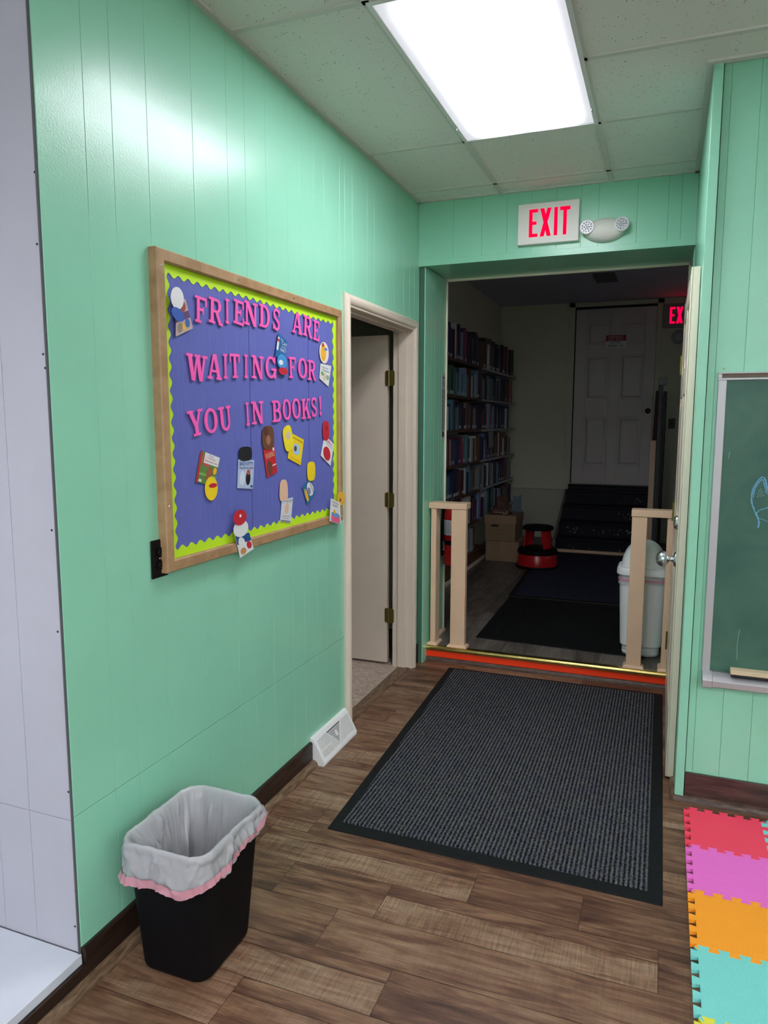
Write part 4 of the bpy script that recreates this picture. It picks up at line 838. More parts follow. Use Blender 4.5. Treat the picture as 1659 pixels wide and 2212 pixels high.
for x_, dx in ((-0.433, -0.012), (-0.258, 0.012)):
    bm = bmesh.new(); c = (x_, YH-0.03, 2.527)
    lathe(bm, [(0.024, 0.012), (0.034, 0.0), (0.0375, -0.012), (0.0375, -0.026), (0.0345, -0.029), (0.0335, -0.026)], c, 30, axis='y'); hd = obj('lamp_head', bm, M['offwhite'], t, smooth=True)
    bm = bmesh.new(); lathe(bm, [(0.0335, -0.0255), (0.0335, -0.0272)], c, 26, axis='y'); ln = obj('lens', bm, mat('lens_silver', (0.30, 0.31, 0.32), 0.35, metal=0.5), hd)
    bm = bmesh.new()
    for r_, n_ in ((0, 1), (0.012, 6), (0.024, 11)):
        for k in range(n_):
            a = 2*PI*k/n_; cc = (c[0]+r_*math.cos(a), c[1]-0.0272, c[2]+r_*math.sin(a)); lathe(bm, [(0.0046, 0), (0.0040, -0.003), (0.002, -0.0045), (0.0005, -0.0047)], cc, 10, axis='y')
    obj('led_cluster', bm, M['chrome'], hd, smooth=True)
obj('test_button', sbox(-0.351, -0.342, YH-0.047, YH-0.040, 2.4705, 2.4735), M['dark'], t)

# ---------------------------------------------------------------- half-height railings on the raised floor
def railing(posts, rail, label):
    t = thing('railing', label, 'railing', ((rail[0]+rail[1])/2, 4.30, Z2))
    for x0, x1, y0, y1 in posts:
        p = obj('post', sbox(x0, x1, y0, y1, Z2, rail[2]), M['railpaint'], t, bevel=0.003)
        bm = bmesh.new(); r = 0.017; rings = []
        for k in range(6):
            a = PI/2*k/5; o_ = r*math.cos(a); h = r*math.sin(a)
            rings.append([(x, y, Z2+0.002+h) for x, y in ((x0-o_, y0-o_), (x1+o_, y0-o_), (x1+o_, y1+o_), (x0-o_, y1+o_))])
        loft(bm, rings); sharp(obj('base_moulding', bm, M['railpaint'], p, smooth=True), 0.5)
    obj('top_rail', sbox(rail[0], rail[1], rail[4], rail[5], rail[2], rail[3]), M['railpaint'], t, bevel=0.004)
railing([(-1.335, -1.301, 4.275, 4.365), (-1.203, -1.110, 4.273, 4.318)], (-1.349, -1.105, 0.966, 1.004, 4.268, 4.37), 'tan wooden half railing in front of the fire extinguisher')
railing([(-0.148, -0.066, 4.273, 4.318), (0.040, 0.072, 4.275, 4.365)], (-0.152, 0.085, 0.972, 1.012, 4.268, 4.37), 'tan wooden half railing in front of the white swing-lid bin')

# ---------------------------------------------------------------- large doormat
def slab(bm, quad, z0, z1, inset=0.0):
    cx = sum(p[0] for p in quad)/4; cy = sum(p[1] for p in quad)/4
    def ins(p): return (p[0]+(inset if p[0] < cx else -inset), p[1]+(inset if p[1] < cy else -inset))
    loft(bm, [[(*p, z0) for p in quad], [(*ins(p), z1) for p in quad]])
t = thing('doormat', 'large charcoal ribbed doormat with black rubber edge in front of the step', 'doormat', (-0.53, 3.2, 0))
Q = [(-1.100, 2.268), (0.064, 2.256), (0.058, 4.145), (-1.170, 4.142)]
bm = bmesh.new(); slab(bm, Q, 0.001, 0.0045, 0.004); obj('rubber_edge', bm, M['rubber'], t)
bm = bmesh.new(); I = [(-1.063, 2.325), (0.018, 2.312), (0.014, 4.115), (-1.130, 4.112)]; slab(bm, I, 0.004, 0.0095, 0.004); obj('ribbed_pile', bm, M['matpile'], t)
# ---------------------------------------------------------------- foam puzzle tiles
FT = 0.268; FX0, FY1 = 0.147, 2.893
def wav(p0, p1, n=5, d=0.0165, flip=1):
    """interlocking dovetail edge between two corners"""
    p0, p1 = Vector(p0), Vector(p1); L = (p1-p0); nn = Vector((-L.y, L.x)).normalized()*flip; pts = []
    pit = 1.0/n
    for k in range(n):
        a = k*pit
        for f_, h in ((0.0, -1), (0.20, -1), (0.11, 1), (0.71, 1), (0.62, -1)):
            if f_ == 0.0 and k > 0: continue
            pts.append(p0+L*(a+f_*pit+0.06*pit)+nn*h*d*0.6 if not (f_ == 0.0) else p0+L*0)
    return [(p.x, p.y) for p in pts]
def foam_tile(ci, ri, m, label):
    x0, y1 = FX0+ci*FT, FY1-ri*FT; x1, y0 = x0+FT, y1-FT
    e_b = wav((x0, y0), (x1, y0)); e_t = wav((x0, y1), (x1, y1)); e_l = wav((x0, y0), (x0, y1)); e_r = wav((x1, y0), (x1, y1))
    out = e_b+e_r+list(reversed(e_t+[(x1, y1)]))+list(reversed(e_l))[:-1]
    o2 = []
    for p in out:
        if not o2 or (abs(p[0]-o2[-1][0])+abs(p[1]-o2[-1][1]) > 1e-5): o2.append(p)
    # shrink slightly so neighbours do not share a wall
    cx, cy = (x0+x1)/2, (y0+y1)/2; o2 = [(cx+(a-cx)*0.9985, cy+(b_-cy)*0.9985) for a, b_ in o2]
    bm = bmesh.new(); lo = [bm.verts.new((a, b_, 0.0006)) for a, b_ in o2]; hi = [bm.verts.new((a, b_, 0.0122)) for a, b_ in o2]; n = len(o2)
    for i in range(n): bm.faces.new((lo[i], lo[(i+1) % n], hi[(i+1) % n], hi[i]))
    from mathutils.geometry import tessellate_polygon
    for tri in tessellate_polygon([[Vector((a, b_, 0)) for a, b_ in o2]]):
        bm.faces.new([hi[i] for i in tri]); bm.faces.new([lo[i] for i in tri])
    tag(obj('foam_mat_tile', bm, m), label, 'foam tile', 'interlocking foam floor tiles')
foam_tile(0, 0, M['foam_red'], 'red foam puzzle tile nearest the baseboard under the chalkboard')
foam_tile(0, 1, M['foam_pink'], 'pink foam puzzle tile between the red and orange tiles')
foam_tile(0, 2, M['foam_orange'], 'orange foam puzzle tile below the pink tile')
foam_tile(0, 3, M['foam_teal'], 'teal foam puzzle tile below the orange tile')
foam_tile(0, 4, M['foam_yellow'], 'yellow foam puzzle tile at the bottom edge of the photo')
foam_tile(1, 0, M['foam_teal'], 'teal foam puzzle tile right of the red tile')
foam_tile(1, 1, M['foam_orange'], 'orange foam puzzle tile right of the pink tile')
foam_tile(1, 2, M['foam_red'], 'red foam puzzle tile right of the orange tile')

# ---------------------------------------------------------------- chalkboard
CY = YC-0.001
t = thing('chalkboard', 'green chalkboard with aluminium frame and blue chalk marks', 'chalkboard', (0.9, YC-0.01, 0.48))
CXR = 2.05
obj('writing_surface', sbox(0.205, CXR, CY-0.012, CY, 0.55, 1.665), M['slate'], t)
for a, b_ in ((0.178, 0.207), (CXR, CXR+0.03)): obj('side_frame', sbox(a, b_, CY-0.016, CY, 0.545, 1.66), M['alu'], t, bevel=0.002)
bm = bmesh.new(); box(bm, 0.176, CXR+0.032, CY-0.018, CY, 1.655, 1.663); box(bm, 0.176, CXR+0.032, CY-0.018, CY, 1.678, 1.684); box(bm, 0.176, 0.19, CY-0.0165, CY, 1.663, 1.678); obj('map_rail', bm, M['alu'], t, bevel=0.0015)
obj('cork_strip', sbox(0.19, CXR+0.03, CY-0.010, CY, 1.663, 1.678), mat('cork', (0.20, 0.15, 0.11), 0.9, bump=0.5, bscale=300), t)
bm = bmesh.new(); prism(bm, [(CY, 0.490), (CY-0.045, 0.490), (CY-0.058, 0.497), (CY-0.060, 0.520), (CY-0.050, 0.532), (CY-0.040, 0.536), (CY, 0.545)], 0.215, CXR, 'x'); obj('chalk_tray', bm, M['alu'], t, bevel=0.0015)
bm = bmesh.new(); prism(bm, [(CY, 0.486), (CY-0.046, 0.486), (CY-0.060, 0.494), (CY-0.063, 0.520), (CY-0.055, 0.534), (CY-0.042, 0.541), (CY, 0.549)], 0.180, 0.215, 'x'); obj('tray_end_cap', bm, M['alu'], t, bevel=0.002, label='grey end cap of the tray')
def stroke(pts, w_, m, nm='chalk_mark'):
    bm = bmesh.new(); V = []; pts = [Vector((a, b_)) for a, b_ in pts]
    # smooth by Catmull-Rom
    sm = []
    for i in range(len(pts)-1):
        p0, p1, p2, p3 = pts[max(i-1, 0)], pts[i], pts[i+1], pts[min(i+2, len(pts)-1)]
        for k in range(6):
            u = k/6; sm.append(0.5*((2*p1)+(-p0+p2)*u+(2*p0-5*p1+4*p2-p3)*u*u+(-p0+3*p1-3*p2+p3)*u**3))
    sm.append(pts[-1])
    for i, p in enumerate(sm):
        d = (sm[min(i+1, len(sm)-1)]-sm[max(i-1, 0)]).normalized(); nn = Vector((-d.y, d.x)); ww = w_*(0.75+0.35*noise.noise(Vector((p.x*60, p.y*60, 0))))
        V.append((bm.verts.new((p.x+nn.x*ww/2, CY-0.0123, p.y+nn.y*ww/2)), bm.verts.new((p.x-nn.x*ww/2, CY-0.0123, p.y-nn.y*ww/2))))
    for a, b_ in zip(V, V[1:]): bm.faces.new((a[0], a[1], b_[1], b_[0]))
    obj(nm, bm, m, t)
stroke([(0.338, 1.150), (0.325, 1.178), (0.314, 1.21), (0.315, 1.25), (0.326, 1.278), (0.342, 1.300), (0.354, 1.292), (0.362, 1.262), (0.368, 1.238)], 0.0065, M['chalk'])
stroke([(0.3185, 1.222), (0.322, 1.255), (0.333, 1.278), (0.344, 1.292), (0.352, 1.275), (0.361, 1.244)], 0.0045, M['chalk'])
stroke([(0.333, 1.166), (0.342, 1.178), (0.362, 1.186), (0.39, 1.196), (0.42, 1.19)], 0.005, M['chalk'])
stroke([(0.341, 1.148), (0.360, 1.142), (0.39, 1.130), (0.43, 1.128)], 0.003, M['chalk'])
stroke([(0.338, 1.150), (0.343, 1.132), (0.341, 1.112)], 0.008, M['chalk'])
stroke([(0.355, 1.25), (0.372, 1.235), (0.40, 1.24), (0.43, 1.25), (0.45, 1.285), (0.465, 1.24), (0.462, 1.18), (0.43, 1.128)], 0.006, M['chalk'])
for a in ((0.331, 1.226, 0.350, 1.243), (0.330, 1.236, 0.348, 1.251), (0.335, 1.249, 0.345, 1.258), (0.340, 1.228, 0.356, 1.234)): stroke([(a[0], a[1]), ((a[0]+a[2])/2, (a[1]+a[3])/2+0.001), (a[2], a[3])], 0.0018, M['chalk_pale'])
stroke([(0.227, 1.365), (0.229, 1.38), (0.231, 1.392)], 0.0022, M['chalk_pale'])
stroke([(0.300, 0.60), (0.297, 0.66), (0.302, 0.72)], 0.002, M['chalk_pale'])
t = thing('chalkboard_eraser', 'long wooden-backed felt eraser lying in the chalk tray', 'eraser', (0.36, CY-0.03, 0.537))
obj('felt_pad', sbox(0.278, 0.46, CY-0.056, CY-0.016, 0.5425, 0.553), M['felt'], t, bevel=0.002)
obj('wooden_back', sbox(0.276, 0.462, CY-0.058, CY-0.014, 0.553, 0.570), M['chalk_tray_wood'], t, bevel=0.002)
bm = bmesh.new(); tube(bm, [(0.196, YC, 1.699), (0.196, YC-0.008, 1.699)], 0.003, 8); s = obj('nail', bm, M['hinge']); tag(s, 'small brass nail in the wall above the chalkboard corner', 'nail')

# ---------------------------------------------------------------- black wastebasket with liner
def ring_rr(x0, x1, y0, y1, r, z, n=7): return [(a, b_, z) for a, b_ in rrect(x0, x1, y0, y1, r, n)]
t = thing('wastebasket', 'tall black rectangular wastebasket against the green wall', 'wastebasket', (-1.175, 1.59, 0))
bm = bmesh.new()
B0 = (-1.292, -1.075, 1.462, 1.708); T0 = (-1.305, -1.052, 1.428, 1.745)
def lp(k, o=0.0): return [B0[i]+(T0[i]-B0[i])*k+(o if i in (0, 2) else -o) for i in range(4)]
rings = [ring_rr(*lp(0, 0.006), 0.04, 0.002), ring_rr(*lp(0.0, 0.001), 0.042, 0.008), ring_rr(*lp(0.03), 0.042, 0.018), ring_rr(*lp(1.0), 0.045, 0.375), ring_rr(*lp(1.0, -0.006), 0.05, 0.376), ring_rr(*lp(1.0, -0.006), 0.05, 0.385), ring_rr(*lp(1.0, 0.003), 0.045, 0.385), ring_rr(*lp(0.0, 0.004), 0.04, 0.012)]
loft(bm, rings); sharp(obj('body', bm, M['black_plastic'], t, smooth=True), 0.9)
t = thing('bin_liner', 'wrinkled translucent white bin liner with pink drawstring in the black wastebasket', 'bin liner', (-1.175, 1.59, 0.03))
n = 288
_rrc = {}
def outline(k, grow, z):   # rounded rectangle by parameter so that every ring has n points
    key = round(grow, 5)
    if key not in _rrc:
        P = rrect(T0[0]-grow, T0[1]+grow, T0[2]-grow, T0[3]+grow, 0.05+max(grow, -0.03)*0.6, 10); L = [0.0]
        for i in range(len(P)): a, b_ = P[i], P[(i+1) % len(P)]; L.append(L[-1]+math.hypot(a[0]-b_[0], a[1]-b_[1]))
        _rrc[key] = (P, L)
    P, L = _rrc[key]; s = L[-1]*(k % n)/n; i = max(j for j in range(len(P)) if L[j] <= s+1e-9); a, b_ = P[i], P[(i+1) % len(P)]; u = (s-L[i])/max(L[i+1]-L[i], 1e-9)
    return Vector((a[0]+(b_[0]-a[0])*u, a[1]+(b_[1]-a[1])*u, z))
def hang(k):   # how far down the skirt hangs, deepest at the near left corner
    p = outline(k, 0, 0); u = (p.x-T0[0])/(T0[1]-T0[0]); v = (p.y-T0[2])/(T0[3]-T0[2])
    return 0.112-0.050*v-0.020*u+0.012*noise.noise(Vector((p.x*11, p.y*11, 3)))
def fold(p, f, seed):      # sharp creases: 1 on a crease line, falling off to either side
    q = Vector((p.x*f, p.y*f, p.z*f*0.55+seed)); v = noise.noise(q+Vector((seed*1.7, 0, 0))+0.35*Vector((noise.noise(q*1.9), noise.noise(q*1.9+Vector((4, 4, 4))), 0)))
    return (1-min(1, abs(v)*3.2))**1.6
def crease(p, amp, seed=0):
    c = Vector((-1.175, 1.59, p.z)); d = (p-c); d.z = 0; d.normalize()
    h = 1.1*fold(p, 8, seed)+0.8*fold(p, 17, seed+3)+0.4*fold(p, 37, seed+8)-0.8
    return p+d*(h*amp)+Vector((0, 0, 1))*noise.noise(p*14+Vector((seed, 2, 0)))*amp*0.5
prof = [(-0.055, -0.37, 0.0), (-0.05, -0.34, 0.010), (-0.044, -0.30, 0.016), (-0.038, -0.25, 0.020), (-0.034, -0.20, 0.022), (-0.030, -0.16, 0.022), (-0.026, -0.12, 0.020), (-0.022, -0.09, 0.018), (-0.018, -0.065, 0.015), (-0.014, -0.045, 0.012), (-0.011, -0.025, 0.009), (-0.007, -0.008, 0.006), (-0.002, 0.006, 0.005), (0.004, 0.010, 0.004), (0.010, 0.007, 0.005), (0.013, -0.001, 0.006), (0.012, -0.010, 0.007)]
rings = []
for g, dz, amp in prof:
    rg = []
    for k in range(n):
        p = outline(k, g, 0.385+dz)
        if dz < 0.004 and g < 0:   # inside the basket: follow its taper and only fold inwards
            q = lp(max(0.0, min(1.0, p.z/0.375))); u = (p.x-T0[0])/(T0[1]-T0[0]); v = (p.y-T0[2])/(T0[3]-T0[2]); b0 = Vector((q[0]+(q[1]-q[0])*u, q[2]+(q[3]-q[2])*v, p.z))
            f_ = crease(p, amp, 1.0)-p; c = Vector((-1.175, 1.59, p.z)); d = (b0-c).normalized(); p = b0-d*(0.004+abs(f_.dot(d)+amp*0.5)); p.z += f_.z*0.4
        else: p = crease(p, amp, 1.0)
        rg.append(tuple(p))
    rings.append(rg)
NJ = 14
for j in range(1, NJ+1):
    f_ = j/NJ; rg = []
    for k in range(n):
        p = outline(k, 0.013+0.008*math.sin(f_*2.4), 0.385-0.010-(hang(k)-0.010)*f_)
        p = crease(p, 0.008+0.002*f_, 2.0); p.x = max(p.x, XL+0.022); rg.append(tuple(p))
    rings.append(rg)
bm = bmesh.new(); loft(bm, rings, True, False); bag = obj('film', bm, M['film'], t, smooth=True)
# pink drawstring band riding on the skirt
band = []
for j, (R1, u) in enumerate(((rings[-5], 0.5), (rings[-4], 0.2), (rings[-3], 0), (rings[-2], 0), (rings[-1], -0.3))):
    rg = []
    for k in range(n):
        p0 = outline(k, 0, 0); v = max(0.0, (p0.y-T0[2])/(T0[3]-T0[2])-0.1); sh = min(4.0, 6.0*v) if p0.x > -1.15 else 0.0
        i0 = len(rings)-5+j-sh; ia = int(math.floor(i0)); a = Vector(rings[ia][k]).lerp(Vector(rings[min(ia+1, len(rings)-1)][k]), i0-ia); c = Vector((-1.175, 1.59, a.z)); a = a+(a-c).normalized()*0.0030; a.z += 0.002*u
        rg.append(tuple(a))
    band.append(rg)
bm = bmesh.new(); loft(bm, band, False, False); obj('drawstring', bm, M['pinktape'], t, smooth=True, label='pink plastic drawstring band')

# ---------------------------------------------------------------- second room shell
struct('wall_second_left', sbox(X2L-0.1, X2L, YB-0.1, Y9, 0.0, ZC2), M['room2wall'])
struct('wall_second_far', sbox(X2L-0.1, X2R+0.1, Y9, Y9+0.1, 0.0, ZC2), M['room2wall'])
struct('wall_second_right', sbox(X2R, X2R+0.1, YB-0.1, Y9, 0.0, ZC2), M['room2wall'])
struct('wall_second_near', BM(B(X2L, -1.39, YB-0.1, YB-0.001, 0.0, ZC2), B(0.12, X2R, YB-0.1, YB-0.001, 0.0, ZC2), B(-1.39, 0.12, YB-0.013, YB-0.0125, 2.42, ZC2)), M['room2wall'])
struct('ceiling', sbox(X2L-0.1, X2R+0.1, YB-0.1, Y9+0.1, ZC2, ZC2+0.04), M['room2ceil'])
bm = bmesh.new(); prism(bm, quarter(-1.35+0.0, Z2, 0.02, 1), 4.37, YB, 'y'); sharp(struct('baseboard_left', bm, M['railpaint'], smooth=True))
# lower ledge left of the stairs
struct('trim_14', BM(B(X2L, -1.10, 8.93, Y9, Z2, 0.665), B(X2L, -1.095, 8.915, Y9, 0.665, 0.688)), mat('ledge_paint', (0.48, 0.48, 0.40), 0.5), bevel=0.002)
# vent in the ceiling
v = obj('ceiling_vent', sbox(-0.70, -0.50, 7.30, 7.75, ZC2-0.012, ZC2), mat('vent_dark_paint', (0.10, 0.12, 0.11), 0.6), bevel=0.003); tag(v, 'square dark vent on the ceiling of the second room', 'vent')
# far door (door_3)
DX_0, DX_1, DZ0, DZ1 = -1.045, -0.135, 0.765, 2.845
bm = bmesh.new()
for a, b_ in ((DX_0-0.07, DX_0), (DX_1, DX_1+0.07)): box(bm, a, b_, Y9-0.02, Y9, DZ0-0.03, DZ1+0.05)
box(bm, DX_0-0.07, DX_1+0.07, Y9-0.02, Y9, DZ1, DZ1+0.05); struct('trim_15', bm, M['room2wall'], bevel=0.003)
struct('trim_16', BM(B(DX_0, DX_1, Y9-0.018, Y9-0.001, DZ1-0.03, DZ1), B(DX_0, DX_0+0.012, Y9-0.018, Y9-0.001, DZ0, DZ1)), M['dark'])
d3 = bpy.data.objects.new('door_3', None); COL.objects.link(d3); d3.location = (-0.59, Y9-0.02, DZ0); d3['kind'] = 'structure'
bm = bmesh.new(); x0, x1 = DX_0+0.014, DX_1-0.004; yb = Y9-0.003
box(bm, x0, x1, yb-0.010, yb, DZ0, DZ1-0.03)
PN = [(x0+0.125, x0+0.395), (x0+0.51, x0+0.775)]; PZ = [(DZ0+0.22, DZ0+0.80), (DZ0+1.0, DZ0+1.52), (DZ0+1.64, DZ0+1.90)]
# stiles and rails stand proud of the recessed panels
xs = [x0, PN[0][0], PN[0][1], PN[1][0], PN[1][1], x1]; zs = [DZ0]+[q for p in PZ for q in p]+[DZ1-0.03]
for a, b_ in ((xs[0], xs[1]), (xs[2], xs[3]), (xs[4], xs[5])): box(bm, a, b_, yb-0.026, yb-0.010, DZ0, DZ1-0.03)
for a, b_ in PN:
    for k in (0, 2, 4, 6): box(bm, a, b_, yb-0.026, yb-0.010, zs[k], zs[k+1])
obj('panel', bm, M['doorwhite'], d3, bevel=0.004)
for a, b_ in PN:
    for za, zb in PZ:
        bm = bmesh.new(); loft(bm, [[(x, yb-0.0101, z) for x, z in rrect(a+0.02, b_-0.02, za+0.02, zb-0.02, 0.002, 1)], [(x, yb-0.022, z) for x, z in rrect(a+0.045, b_-0.045, za+0.045, zb-0.045, 0.002, 1)]]); obj('raised_panel', bm, M['doorwhite'], d3)
bm = bmesh.new(); lathe(bm, [(0.032, 0), (0.032, -0.006), (0.012, -0.012), (0.012, -0.03), (0.026, -0.04), (0.031, -0.055), (0.024, -0.068), (0.006, -0.073)], (DX_1-0.055, yb-0.026, 1.633), 24, axis='y'); obj('knob', bm, mat('dark_bronze', (0.10, 0.09, 0.08), 0.25, metal=0.9), d3, smooth=True)
# notice on the door
t = thing('door_notice', 'small red and white notice taped to the far door', 'sign', (-0.57, yb-0.019, 2.33))
obj('sheet', sbox(-0.685, -0.465, yb-0.0285, yb-0.0268, 2.365, 2.505), M['paper_white'], t); obj('red_band', sbox(-0.685, -0.465, yb-0.0290, yb-0.0284, 2.44, 2.505), flat((0.30, 0.01, 0.03)), t)
for txt, z0, z1, c in (('EMERGENCY', 2.475, 2.496, WH), ('EXIT ONLY', 2.447, 2.468, WH), ('NOT FOR', 2.412, 2.434, BK), ('GENERAL USE', 2.376, 2.398, BK)):
    a, b_ = (-0.66, -0.49) if len(txt) > 8 else (-0.63, -0.52)
    obj('lettering', text_mesh(txt, lambda u, v_: (a+(b_-a)*u, yb-0.0294, z0+(z1-z0)*v_)), flat(c), t)
# exit sign of the second room, its red letters light the ceiling nearby
M['exit_red2'] = mat('lit_red_plastic_far', (0.25, 0.0, 0.01), 0.7, spec=0.05, emit=((1.0, 0.0, 0.035), 1.15))
exit_sign(-0.075, 0.305, 2.565, 2.83, Y9-0.0, 'lit exit sign beside the far door, partly hidden by the opening', M['exit_red2'], mat('grey_housing', (0.25, 0.25, 0.25), 0.5), arrows=False)
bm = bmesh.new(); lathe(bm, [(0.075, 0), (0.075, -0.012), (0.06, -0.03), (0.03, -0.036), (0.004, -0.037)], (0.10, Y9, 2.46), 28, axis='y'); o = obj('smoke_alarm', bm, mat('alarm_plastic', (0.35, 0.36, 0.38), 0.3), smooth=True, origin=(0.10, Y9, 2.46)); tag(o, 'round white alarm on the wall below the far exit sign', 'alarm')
t = thing('wall_switch', 'dark wall switch plate to the right of the far door', 'switch', (0.075, Y9-0.005, 1.43)); obj('cover_plate', sbox(0.038, 0.112, Y9-0.007, Y9, 1.43, 1.545), mat('brown_plate', (0.05, 0.045, 0.04), 0.4), t, bevel=0.003); obj('toggle', sbox(0.068, 0.082, Y9-0.016, Y9-0.006, 1.475, 1.50), M['black_plastic'], t)

# ---------------------------------------------------------------- stairs to the far door
t = thing('staircase', 'dark navy painted wooden steps leading up to the far door', 'staircase', (-0.6, 8.5, Z2))
TZ = [0.235, 0.385, 0.545, 0.70, 0.758]; TY = [8.0, 8.25, 8.5, 8.75, 8.93]
for k in range(5):
    y1 = Y9-0.022; z0 = Z2+0.001 if k == 0 else TZ[k-1]
    st = obj('step', BM(B(-1.06, -0.13, TY[k]+0.02, TY[k+1]+0.03 if k < 4 else y1, z0, TZ[k]-0.022)), M['stair'], t)
    obj('tread', sbox(-1.063, -0.127, TY[k], (TY[k+1]+0.03 if k < 4 else y1), TZ[k]-0.022, TZ[k]), M['stair'], st, bevel=0.006)
bm = bmesh.new(); rnd = random.Random(4)
for k, (z0, cnt) in enumerate(((0.30, 34), (0.45, 10), (0.60, 8), (0.16, 4))):
    for _ in range(cnt):
        x_ = rnd.uniform(-0.98, -0.25) if k != 1 and k != 2 else rnd.uniform(-0.5, -0.2); zz = z0+rnd.uniform(-0.035, 0.03); yy = {0: 8.27, 1: 8.52, 2: 8.77, 3: 8.02}[k]; r_ = rnd.uniform(0.003, 0.010)
        P = [(x_+r_*rnd.uniform(0.5, 1.2)*math.cos(a), zz+r_*rnd.uniform(0.4, 0.9)*math.sin(a)) for a in [2*PI*q/7 for q in range(7)]]; f = bm.faces.new([bm.verts.new((a, yy-0.0006, b_)) for a, b_ in P])
o = obj('paint_chip', bm, mat('bare_wood_chip', (0.42, 0.40, 0.40), 0.7), t); o['kind'] = 'stuff'
obj('base_strip', sbox(-1.075, -0.10, 7.985, 8.019, Z2+0.001, Z2+0.028), M['railpaint'], t, label='tan strip along the foot of the steps')
bm = bmesh.new(); prism(bm, [(7.99, Z2+0.001), (8.93, Z2+0.001), (8.93, 0.70), (8.91, 0.70), (7.99, 0.235)], -1.09, -1.064, 'x'); obj('stringer', bm, mat('stringer_paint', (0.20, 0.17, 0.13), 0.5), t)
# newel post, handrail, upright dark panel
t = thing('newel_post', 'tan square newel post with two grooves at the foot of the steps', 'post', (-0.07, 7.97, Z2))
def newel(bm):
    x0, x1, y0, y1 = -0.128, -0.048, 7.89, 7.97
    for a, b_, i in ((Z2, 1.20, 0), (1.20, 1.212, 0.004), (1.212, 1.245, 0), (1.245, 1.257, 0.004), (1.257, 1.31, 0)): box(bm, x0+i, x1-i, y0+i, y1-i, a, b_)
obj('shaft', BM(newel), M['railpaint'], t, bevel=0.0015)
obj('cap', sbox(-0.130, -0.046, 7.888, 7.972, 1.31, 1.318), M['railpaint'], t, bevel=0.003)
bm = bmesh.new(); loft(bm, [[(x_, 7.98, z) for x_, z in ((-0.115, 1.22), (-0.05, 1.22), (-0.05, 1.30), (-0.115, 1.30))], [(x_, 8.9, z) for x_, z in ((-0.112, 1.78), (-0.045, 1.78), (-0.045, 1.86), (-0.112, 1.86))]])
o = obj('handrail', bm, mat('brown_handrail', (0.06, 0.04, 0.035), 0.4), bevel=0.006); tag(o, 'brown handrail sloping up from the newel post beside the steps', 'handrail')
t = thing('upright_panel', 'tall narrow dark blue-black folded panel standing right of the newel post', 'panel', (-0.03, 7.65, Z2))
obj('board', sbox(-0.072, -0.030, 7.60, 7.68, Z2, 1.905), mat('dark_slate_plastic', (0.022, 0.028, 0.036), 0.45), t, bevel=0.008)
obj('frame_tube', sbox(-0.026, 0.008, 7.61, 7.67, Z2, 1.80), M['black_gloss'], t, bevel=0.006)
bm = bmesh.new(); lathe(bm, [(0.022, -0.02), (0.022, 0.02)], (-0.008, 7.60, 1.72), 18, axis='y'); obj('pivot', bm, M['black_gloss'], t)
bm = bmesh.new(); prism(bm, rrect(-0.074, 0.010, 1.86, 1.935, 0.018, 4), 7.598, 7.682, 'y'); obj('end_cap', bm, mat('dark_slate_cap', (0.025, 0.03, 0.036), 0.3), t, bevel=0.003)

# ---------------------------------------------------------------- bookcases and books
SZ = [2.04, 1.73, 1.43, 1.12, 0.83, 0.53, 0.24]
SX = -1.70
t = thing('bookcase', 'brown wooden wall bookcase on the left of the dark second room', 'bookcase', (-1.82, 6.3, Z2))
YA, YM, YZ = 5.30, 7.085, 8.84
for z in SZ: obj('shelf', sbox(X2L, SX, YA, YM, z-0.022, z), M['shelf_wood'], t, bevel=0.002)
for y_ in (YA, YM-0.02): obj('side_panel', sbox(X2L, SX-0.14, y_, y_+0.018, Z2, 2.05), M['shelf_wood'], t)
obj('plinth', sbox(X2L, SX-0.01, YA, YM+0.30, Z2, 0.216), M['shelf_wood'], t)
obj('plinth_trim', sbox(SX-0.009, SX+0.004, YA, YM+0.30, Z2, Z2+0.03), M['cream'], t, label='pale strip along the foot of the bookcase')
t = thing('wall_shelving', 'pale grey wall shelving with rows of books beyond the brown bookcase', 'shelving', (-1.82, 8.0, 0.5))
M['shelfgrey'] = mat('pale_grey_enamel', (0.36, 0.38, 0.40), 0.4)
for z in SZ[:-1]:
    s = obj('shelf', sbox(X2L, SX, YM+0.002, YZ, z-0.022, z), M['shelfgrey'], t, bevel=0.004)
    for y_ in (7.45, 8.3):
        bm = bmesh.new(); prism(bm, [(X2L, z-0.022), (SX-0.03, z-0.022), (X2L, z-0.075)], y_, y_+0.012, 'y'); obj('bracket', bm, M['shelfgrey'], s)
for y_ in (7.45, 8.3): obj('wall_standard', sbox(X2L, X2L+0.012, y_-0.01, y_+0.022, 0.4, 2.1), M['shelfgrey'], t)
PAL = [('dark blue', (0.02, 0.035, 0.12)), ('navy', (0.012, 0.018, 0.06)), ('black', (0.012, 0.012, 0.015)), ('white', (0.55, 0.55, 0.56)), ('grey', (0.20, 0.21, 0.23)), ('teal', (0.06, 0.20, 0.25)), ('maroon', (0.16, 0.015, 0.03)), ('red', (0.20, 0.012, 0.02)), ('tan', (0.42, 0.30, 0.18)), ('brown', (0.12, 0.06, 0.03)), ('light blue', (0.20, 0.30, 0.50)), ('plum', (0.10, 0.03, 0.08)), ('green', (0.04, 0.12, 0.07)), ('pink', (0.3, 0.05, 0.13))]
WT = [6, 6, 7, 3, 5, 3, 2, 1, 1, 2, 3, 2, 2, 1]
BMAT = {n_: mat('book_%s' % n_.replace(' ', '_'), c, 0.45) for n_, c in PAL}
LABELM = mat('spine_label_white', (0.55, 0.55, 0.55), 0.6)
SHN = ['top', 'second', 'third', 'fourth', 'fifth', 'sixth', 'bottom']
_bk = {}
